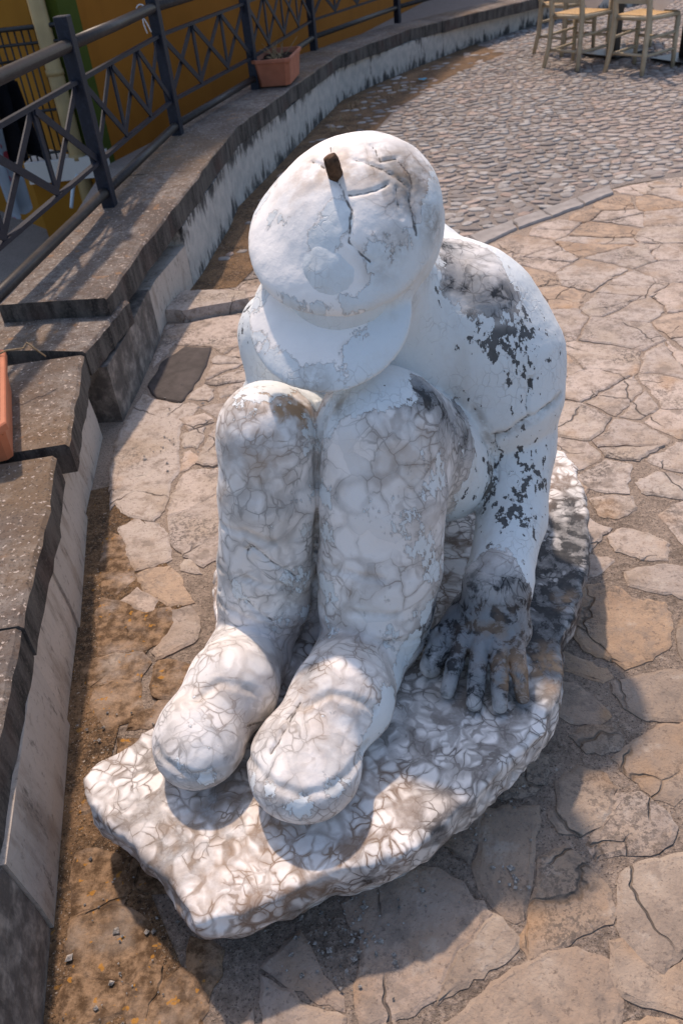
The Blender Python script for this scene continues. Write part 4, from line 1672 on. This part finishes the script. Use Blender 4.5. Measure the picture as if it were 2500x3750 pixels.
# ------------------------------------------------------------------ planters
def trough(name, parent, L, Wd, Ht, mat, flare=.82, rim=.012, rimh=.028):
    bm = bmesh.new()
    def ring(l, w, z):
        c = min(l, w) * .12
        return [bm.verts.new((x, y, z)) for x, y in ((-l / 2 + c, -w / 2), (l / 2 - c, -w / 2), (l / 2, -w / 2 + c), (l / 2, w / 2 - c), (l / 2 - c, w / 2), (-l / 2 + c, w / 2), (-l / 2, w / 2 - c), (-l / 2, -w / 2 + c))]
    R = [ring(L * flare, Wd * flare, 0), ring(L * (flare + .12), Wd * (flare + .12), Ht - rimh), ring(L * (flare + .12) + rim * 2, Wd * (flare + .12) + rim * 2, Ht - rimh + .004), ring(L * (flare + .12) + rim * 2, Wd * (flare + .12) + rim * 2, Ht - .004), ring(L * (flare + .12) + rim * 1.4, Wd * (flare + .12) + rim * 1.4, Ht), ring(L * (flare + .12) - rim * .6, Wd * (flare + .12) - rim * .6, Ht), ring(L * (flare + .1) - rim, Wd * (flare + .1) - rim, Ht - .05)]
    for a, b in zip(R, R[1:]):
        for k in range(8):
            bm.faces.new((a[k], a[(k + 1) % 8], b[(k + 1) % 8], b[k]))
    bm.faces.new(R[0][::-1])
    bm_obj('pot', bm, mat, parent)
    bm = bmesh.new()
    n = 12
    r = np.random.default_rng(5)
    l, w = L * (flare + .1) - rim, Wd * (flare + .1) - rim
    vs = [[bm.verts.new(((i / n - .5) * l, (j / 5 - .5) * w, Ht - .035 + r.normal(0, .006))) for j in range(6)] for i in range(n + 1)]
    for i in range(n):
        for j in range(5):
            bm.faces.new((vs[i][j], vs[i + 1][j], vs[i + 1][j + 1], vs[i][j + 1]))
    bm_obj('earth', bm, M_EARTH, parent)


pa, pb = G(1000, 315, .45), G(1068, 285, .44)
pl = empty('planter', tuple((pa + pb) / 2 + np.array([-.03, .05, 0.002])), 'terracotta trough with dried plant stems standing on the coping by the railing posts', 'planter')
pl.location.z = .452
pl.location.x += .01
dirp = Vector(FT[7] - FT[5])
pl.rotation_euler = (0, 0, math.atan2(dirp.y, dirp.x) + .10)
trough('planter', pl, .60, .30, .19, M_TERRA)
bm = bmesh.new()
r = np.random.default_rng(3)
for k in range(16):
    a = Vector((r.uniform(-.18, .18), r.uniform(-.06, .06), .155))
    dd = Vector((r.normal(0, .05), r.normal(0, .05), r.uniform(.04, .14)))
    tube(bm, [a, a + dd * .6 + Vector((r.normal(0, .01), 0, 0)), a + dd], [.004, .003, .0015], 5)
for k in range(10):
    a = Vector((r.uniform(-.18, .0), r.uniform(-.06, .06), .165))
    s = r.uniform(.02, .05)
    q = r.uniform(0, 6.28)
    d1 = Vector((math.cos(q), math.sin(q), r.uniform(0, .6))) * s
    d2 = Vector((-math.sin(q), math.cos(q), r.uniform(-.2, .5))) * s * .35
    v = [bm.verts.new(a - d2 * .2), bm.verts.new(a + d1 * .5 + d2), bm.verts.new(a + d1), bm.verts.new(a + d1 * .5 - d2 + Vector((0, 0, .006)))]
    bm.faces.new(v)
bm_obj('dried_plant', bm, M_TWIG, pl)

c0, c1 = G(18, 1300, .47), G(22, 1606, .47)
mid_ = (c0 + c1) / 2
pl2 = empty('planter', (float(mid_[0]) - .085, float(mid_[1]), .358), 'orange plastic trough on the near coping, cut off by the frame edge', 'planter')
dd = c0 - c1
pl2.rotation_euler = (0, 0, math.atan2(dd[1], dd[0]))
trough('planter', pl2, float(np.linalg.norm(dd)) * 1.0, .17, .135, M_TERRA2, flare=.80)
bm = bmesh.new()
tw = [Vector((.21, -.05, .137)), Vector((.215, -.075, .142)), Vector((.21, -.10, .150)), Vector((.235, -.15, .135)), Vector((.24, -.165, .150)), Vector((.235, -.21, .09))]
tube(bm, tw, .0028, 6)
bm_obj('wire', bm, M_TWIG, pl2, True)

# ------------------------------------------------------------------ chairs and tables at the back
def chair(name, A0, B0, C0, label, group):
    """taverna chair from three feet: rear-left A, rear-right B, front-right C (ground points)"""
    A0, B0, C0 = [Vector((p[0], p[1], 0)) for p in (A0, B0, C0)]
    ex = (B0 - A0).normalized()
    ey = Vector((-ex.y, ex.x, 0))
    if ey.dot(C0 - B0) < 0:
        ey = -ey
    wr, wf, dp = .36, .42, .40
    t = empty(name, tuple((A0 + B0) / 2 + ey * dp / 2), label, 'chair', group)
    t.rotation_euler = (0, 0, math.atan2(ex.y, ex.x))
    s = 1 if ey.dot(Vector((-ex.y, ex.x, 0))) > 0 else -1
    P = lambda x, y, z: Vector((x, s * y, z))
    SH = .46
    for sx in (-1, 1):
        bm = bmesh.new()
        tube(bm, [P(sx * (wr / 2 + .03), -dp / 2 - .05, .011), P(sx * (wr / 2 + .008), -dp / 2 - .012, .2), P(sx * wr / 2, -dp / 2, SH), P(sx * (wr / 2 + .005), -dp / 2 - .04, .72), P(sx * (wr / 2 + .01), -dp / 2 - .09, .90)], [.020, .024, .026, .024, .019], 8)
        bm_obj('leg', bm, M_WOOD, t, True)
        bm = bmesh.new()
        tube(bm, [P(sx * (wf / 2 + .005), dp / 2 + .01, .011), P(sx * wf / 2, dp / 2, .25), P(sx * wf / 2, dp / 2, SH - .02)], [.019, .023, .025], 8)
        bm_obj('leg', bm, M_WOOD, t, True)
        for z in (.16, .30):
            bm = bmesh.new()
            tube(bm, [P(sx * wr / 2, -dp / 2, z), P(sx * wf / 2, dp / 2, z + .01)], .0135, 7)
            bm_obj('stretcher', bm, M_WOOD, t, True)
    for yy, z, w in ((-dp / 2 - .008, .17, wr), (dp / 2, .26, wf)):
        bm = bmesh.new()
        tube(bm, [P(-w / 2, yy, z), P(w / 2, yy, z)], .0135, 7)
        bm_obj('stretcher', bm, M_WOOD, t, True)
    bm = bmesh.new()
    q = [P(-wr / 2, -dp / 2, SH), P(wr / 2, -dp / 2, SH), P(wf / 2, dp / 2, SH - .005), P(-wf / 2, dp / 2, SH - .005)]
    for a, b in zip(q, q[1:] + q[:1]):
        tube(bm, [a, b], .019, 8)
    bm_obj('seat_frame', bm, M_WOOD, t, True)
    bm = bmesh.new()
    n = 10
    g_ = [[None] * (n + 1) for _ in range(n + 1)]
    for i in range(n + 1):
        for j in range(n + 1):
            u, v = i / n, j / n
            p = (q[0] * (1 - u) + q[1] * u) * (1 - v) + (q[3] * (1 - u) + q[2] * u) * v
            dz = .024 - .018 * math.sin(math.pi * u) * math.sin(math.pi * v)
            g_[i][j] = bm.verts.new(p + Vector((0, 0, dz)))
    for i in range(n):
        for j in range(n):
            bm.faces.new((g_[i][j], g_[i + 1][j], g_[i + 1][j + 1], g_[i][j + 1]))
    bm_obj('seat', bm, M_RUSH, t, True)
    for z in (.60, .72, .84):
        bm = bmesh.new()
        bar(bm, P(-wr / 2, -dp / 2 - .02 - (z - .6) * .25, z), P(wr / 2, -dp / 2 - .02 - (z - .6) * .25, z), .012, .05)
        bm_obj('back_slat', bm, M_WOOD, t)
    return t


CG = 'taverna chairs round the tables'
chair('chair', G(2030, 254), G(2092, 260), G(2225, 232), 'pale wooden taverna chair with its back to the sculpture, nearest to the parapet', CG)
chair('chair', G(2244, 269), G(2336, 278), G(2463, 249), 'pale wooden taverna chair nearest to the camera, at the right edge of the frame', CG)
chair('chair', G(1968, 197), G(2062, 208), G(2165, 188), 'taverna chair with a golden rush seat, half hidden behind the first chair', CG)
k1 = G(2540, 170)
chair('chair', k1 + np.array([-.75, .35, 0]), k1 + np.array([-.42, .25, 0]), k1 + np.array([-.3, .6, 0]), 'taverna chair standing behind the black table pedestals', CG)


def table(x, y, rot, label):
    t = empty('cafe_table', (x, y, .02), label, 'table', 'cafe tables at the back')
    t.rotation_euler = (0, 0, rot)
    bm = bmesh.new()
    box(bm, (0, 0, .012), (.44, .44, .02))
    bm_obj('base_plate', bm, M_BLACK, t)
    bm = bmesh.new()
    box(bm, (0, 0, .37), (.075, .075, .70))
    bm_obj('pedestal', bm, M_BLACK, t)
    bm = bmesh.new()
    box(bm, (0, 0, .735), (.68, .68, .03))
    bm_obj('table_top', bm, M_WOOD, t)
    # cloth: square laid corner-wise so that its corners hang
    bm = bmesh.new()
    n = 14
    s = .50
    g_ = [[None] * (n + 1) for _ in range(n + 1)]
    for i in range(n + 1):
        for j in range(n + 1):
            u, v = (i / n - .5) * 2 * s, (j / n - .5) * 2 * s
            x_, y_ = (u - v) * .7071, (u + v) * .7071
            ex, ey = max(0, abs(x_) - .345), max(0, abs(y_) - .345)
            e = ex + ey
            xx = math.copysign(min(abs(x_), .345 + .012 * (ex > 0) + ex * .1), x_)
            yy = math.copysign(min(abs(y_), .345 + .012 * (ey > 0) + ey * .1), y_)
            g_[i][j] = bm.verts.new((xx, yy, .754 - e))
    for i in range(n):
        for j in range(n):
            bm.faces.new((g_[i][j], g_[i + 1][j], g_[i + 1][j + 1], g_[i][j + 1]))
    o = bm_obj('tablecloth', bm, M_CLOTH, None, True)
    o.location = t.location
    o.rotation_euler = t.rotation_euler
    return t, o


p = G(2246, 205)
t1, c1_ = table(float(p[0]), float(p[1]), .5, 'black pedestal table behind the first taverna chair')
tag(c1_, 'white tablecloth hanging in corners over the table by the parapet side', 'tablecloth', 'white tablecloths')
p = G(2500, 225)
t2, c2_ = table(float(p[0]), float(p[1]), .35, 'black pedestal table cut by the right frame edge')
tag(c2_, 'white tablecloth with a hanging corner on the table at the right frame edge', 'tablecloth', 'white tablecloths')

# blue scrap on the cobbles
bm = bmesh.new()
r = np.random.default_rng(11)
n = 6
g_ = [[bm.verts.new(((i / n - .5) * .085, (j / n - .5) * .05, .030 + r.normal(0, .006))) for j in range(n + 1)] for i in range(n + 1)]
for i in range(n):
    for j in range(n):
        bm.faces.new((g_[i][j], g_[i + 1][j], g_[i + 1][j + 1], g_[i][j + 1]))
o = bm_obj('plastic_scrap', bm, mat_plain('blue_plastic', (.09, .34, .50), .5, .15, 40), None)
o.location = tuple(G(1547, 300))
tag(o, 'crumpled scrap of blue plastic lying on the cobbles near the wall', 'litter')

# loose grit round the slab, dry weeds along the far wall
r = np.random.default_rng(21)
V, Fc2, base = [], [], 0
GR = [(1250, 3330, .16, 90), (1270, 3480, .10, 60), (1500, 3050, .10, 40), (1700, 2950, .12, 40), (400, 3300, .15, 25), (380, 2700, .15, 20), (450, 3650, .10, 20), (700, 1500, .25, 30), (620, 1650, .12, 30), (1880, 3230, .04, 15)]
for (x, y, rad, n) in GR:
    c = G(x, y)
    for q in range(n):
        p = c[:2] + r.normal(0, rad * .5, 2)
        if p[0] < wall_x(p[1]) + .02:
            continue
        s = float(np.clip(r.lognormal(-5.75, .45), .0015, .009))
        z = .010
        a = r.uniform(0, 6.28)
        oct_ = np.array([(1, 0, 0), (0, 1, 0), (-1, 0, 0), (0, -1, 0), (0, 0, .8), (0, 0, -.6)]) * s * r.uniform(.6, 1.3, (6, 1))
        R2 = np.array([[math.cos(a), -math.sin(a), 0], [math.sin(a), math.cos(a), 0], [0, 0, 1]])
        V.append(oct_ @ R2.T + [p[0], p[1], z])
        Fc2 += [tuple(i + base for i in f) for f in ((0, 1, 4), (1, 2, 4), (2, 3, 4), (3, 0, 4), (1, 0, 5), (2, 1, 5), (3, 2, 5), (0, 3, 5))]
        base += 6
o = mesh_obj('grit', np.concatenate(V), Fc2, mat_plain('pale_grit', (.27, .25, .23), .8, .8, 200, .3))
o['kind'] = 'stuff'
bm = bmesh.new()
for (x, y, n) in ((1470, 335, 26), (1410, 370, 20), (1290, 400, 26), (1260, 440, 18), (1240, 480, 14)):
    c = Vector(G(x, y))
    for q in range(n):
        a = c + Vector((r.normal(0, .08), r.normal(0, .06), .01))
        dd = Vector((r.normal(0, .03), r.normal(0, .03), r.uniform(.02, .06)))
        sd = Vector((-dd.y, dd.x, 0)).normalized() * r.uniform(.002, .006)
        v = [bm.verts.new(a - sd), bm.verts.new(a + sd), bm.verts.new(a + dd * .6 + sd), bm.verts.new(a + dd)]
        bm.faces.new(v)
o = bm_obj('dry_weeds', bm, M_TWIG)
o['kind'] = 'stuff'

# ------------------------------------------------------------------ buildings below the railing
bld = empty('orange_building', (1.0, 9.0, -3.4), 'orange building with a dark green corner stripe behind the railing', 'building')
BL = Vector(bld.location)
w0 = A(279, 0, 7.2)[:2]
w1 = A(1420, 0, 14.2)[:2]
wd = (w1 - w0) / np.linalg.norm(w1 - w0)
nrm = np.array([wd[1], -wd[0]])        # towards the viewer


def wall_quad(name, a, b, z0, z1, mat, parent, thick=.25):
    a, b = np.asarray(a), np.asarray(b)
    t = (b - a) / np.linalg.norm(b - a)
    n = np.array([-t[1], t[0]]) * thick
    pts = [a, b, b + n, a + n]
    v = [(p[0] - BL.x, p[1] - BL.y, z0 - BL.z) for p in pts] + [(p[0] - BL.x, p[1] - BL.y, z1 - BL.z) for p in pts]
    return mesh_obj(name, v, [(3, 2, 1, 0), (4, 5, 6, 7), (0, 1, 5, 4), (1, 2, 6, 5), (2, 3, 7, 6), (3, 0, 4, 7)], mat, parent)


wall_quad('wall', w0, w1 + wd * 7, -3.4, 5.0, M_ORANGE, bld)
gl = A(193, 0, 6.72)[:2]
glen = .235
g0 = w0 - wd * glen
wall_quad('corner_stripe', g0, w0 - wd * .002, -3.4, 5.0, M_GREEN, bld, .246)
# recessed yellowish flank past the stripe and its drain pipe
side = np.array([-wd[1], wd[0]])
h0 = g0 + side * .20
wall_quad('side_wall', h0 - wd * .02 + side * .05 + np.array([-2.6, 3.2]), h0 - wd * .02 + side * .05, -3.4, 5.0, M_OCHRE, bld)
bm = bmesh.new()
dpp = Vector((float(g0[0]) - .14, float(g0[1]) - .02, 0))
tube(bm, [Vector((dpp.x - BL.x, dpp.y - BL.y, 0)), Vector((dpp.x - BL.x, dpp.y - BL.y, 6.5))], .062, 14)
for z in (2.6, 3.5, 4.1):
    tube(bm, [Vector((dpp.x - BL.x, dpp.y - BL.y, z)), Vector((dpp.x - BL.x, dpp.y - BL.y, z + .04))], .069, 14)
bm_obj('drain_pipe', bm, M_DRAIN, bld, True)

# little balcony below, with iron bars, washing and clutter
bal = empty('balcony', tuple(A(180, 590, 6.9)), 'small white balcony slab with black iron bars beneath the drain pipe', 'balcony')
BA = Vector(bal.location)
q0, q1 = Vector(A(120, 600, 6.6)) - BA, Vector(A(290, 560, 6.6)) - BA
dv = (q1 - q0)
dv.z = 0
dv.normalize()
dn = Vector((-dv.y, dv.x, 0))
bm = bmesh.new()
s0, s1 = -dv * .20, dv * .42
v = [bm.verts.new(p + Vector((0, 0, z))) for z in (-.16, 0) for p in (s0, s1, s1 + dn * .8, s0 + dn * .8)]
for f in ((3, 2, 1, 0), (4, 5, 6, 7), (0, 1, 5, 4), (1, 2, 6, 5), (2, 3, 7, 6), (3, 0, 4, 7)):
    bm.faces.new([v[i] for i in f])
bm_obj('slab', bm, M_WHITEW, bal)
bm = bmesh.new()
v = [bm.verts.new(p + Vector((0, 0, z))) for z in (-.75, -.16) for p in (s0 + dn * .06, s1 + dn * .06, s1 + dn * .8, s0 + dn * .8)]
for f in ((3, 2, 1, 0), (0, 1, 5, 4), (1, 2, 6, 5), (2, 3, 7, 6), (3, 0, 4, 7)):
    bm.faces.new([v[i] for i in f])
bm_obj('support_wall', bm, M_OCHRE, bal)
for z in (.05, .35, .80, .9):
    bm = bmesh.new()
    tube(bm, [s0 + dn * .05 + Vector((0, 0, z)), s1 + dn * .05 + Vector((0, 0, z))], .011 if z < .85 else .017, 7)
    bm_obj('rail', bm, M_BLACK, bal, True)
for k in range(13):
    p = s0 + (s1 - s0) * (k / 12) + dn * .05
    bm = bmesh.new()
    tube(bm, [p + Vector((0, 0, .0)), p + Vector((0, 0, .9))], .007, 6)
    bm_obj('bar', bm, M_BLACK, bal, True)


def mat_floral():
    t = NT('floral_cloth')
    co = t.co()
    d = t.vor(co, 9, 'F1', 'Distance')
    c = t.mix(t.ramp(d, .22, .30), (.42, .10, .13), (.40, .46, .52))
    return t.done(c, .9, None, .1)


def sheet(name, top_a, top_b, drop, mat, fold=.03, n=16, m=12, seed=0):
    r = np.random.default_rng(seed)
    a, b = Vector(top_a), Vector(top_b)
    bm = bmesh.new()
    t = (b - a).normalized()
    nn = Vector((-t.y, t.x, 0)).normalized()
    ph = r.uniform(0, 6)
    g_ = [[bm.verts.new((b - a) * (i / n) + nn * (fold * math.sin(i / n * 11 + ph + j * .12) * (.4 + j / m)) + Vector((0, 0, -drop * j / m - .02 * math.sin(i * .9)))) for j in range(m + 1)] for i in range(n + 1)]
    for i in range(n):
        for j in range(m):
            bm.faces.new((g_[i][j], g_[i + 1][j], g_[i + 1][j + 1], g_[i][j + 1]))
    bmesh.ops.solidify(bm, geom=bm.faces[:], thickness=.004)
    o = bm_obj(name, bm, mat, None, True)
    o.location = a
    return o


o = sheet('hanging_cloth', A(-60, 470, 6.3), A(30, 440, 6.5), .62, mat_floral(), seed=2)
tag(o, 'pale blue cloth with pink flowers hung out below the railing', 'laundry')
o = sheet('dark_garment', A(-40, 300, 6.35), A(55, 285, 6.5), .52, M_DARKDOOR, .06, seed=4)
tag(o, 'black garment hanging beside the floral cloth', 'laundry')
# washing line arm
bm = bmesh.new()
la, lb = Vector(A(-120, 250, 6.4)), Vector(A(120, 215, 7.0))
tube(bm, [Vector((0, 0, 0)), lb - la], .010, 6)
o = bm_obj('washing_line_pole', bm, M_BLACK, None, True)
o.location = la
tag(o, 'thin black pole of the washing line under the handrail', 'pole')
bm = bmesh.new()
ca = Vector(A(60, 480, 6.5))
tube(bm, [Vector((0, 0, 0)), Vector(A(100, 570, 6.5)) - ca], .022, 8)
o = bm_obj('broom_handle', bm, M_TWIG, None, True)
o.location = ca
tag(o, 'pale wooden stick leaning by the floral cloth', 'stick')
bm = bmesh.new()
ca = Vector(A(285, 640, 5.6))
tube(bm, [Vector((0, 0, 0)), Vector(A(268, 690, 5.6)) - ca, Vector(A(262, 760, 5.5)) - ca], .012, 8)
o = bm_obj('plastic_pipe', bm, mat_plain('pale_blue_plastic', (.40, .48, .53), .5, .1, 20), None, True)
o.location = ca
tag(o, 'thin pale blue pipe rising behind the coping', 'pipe')

# far backdrop building on the left
far = wall_quad('far_house_wall', np.array([-7.5, 8.6]), np.array([-1.9, 10.2]), -3.4, 5.0, M_OCHRE, None)
far.name = 'ochre_house'
far.location = BL
tag(far, 'ochre house wall across the alley behind the balcony', 'building')
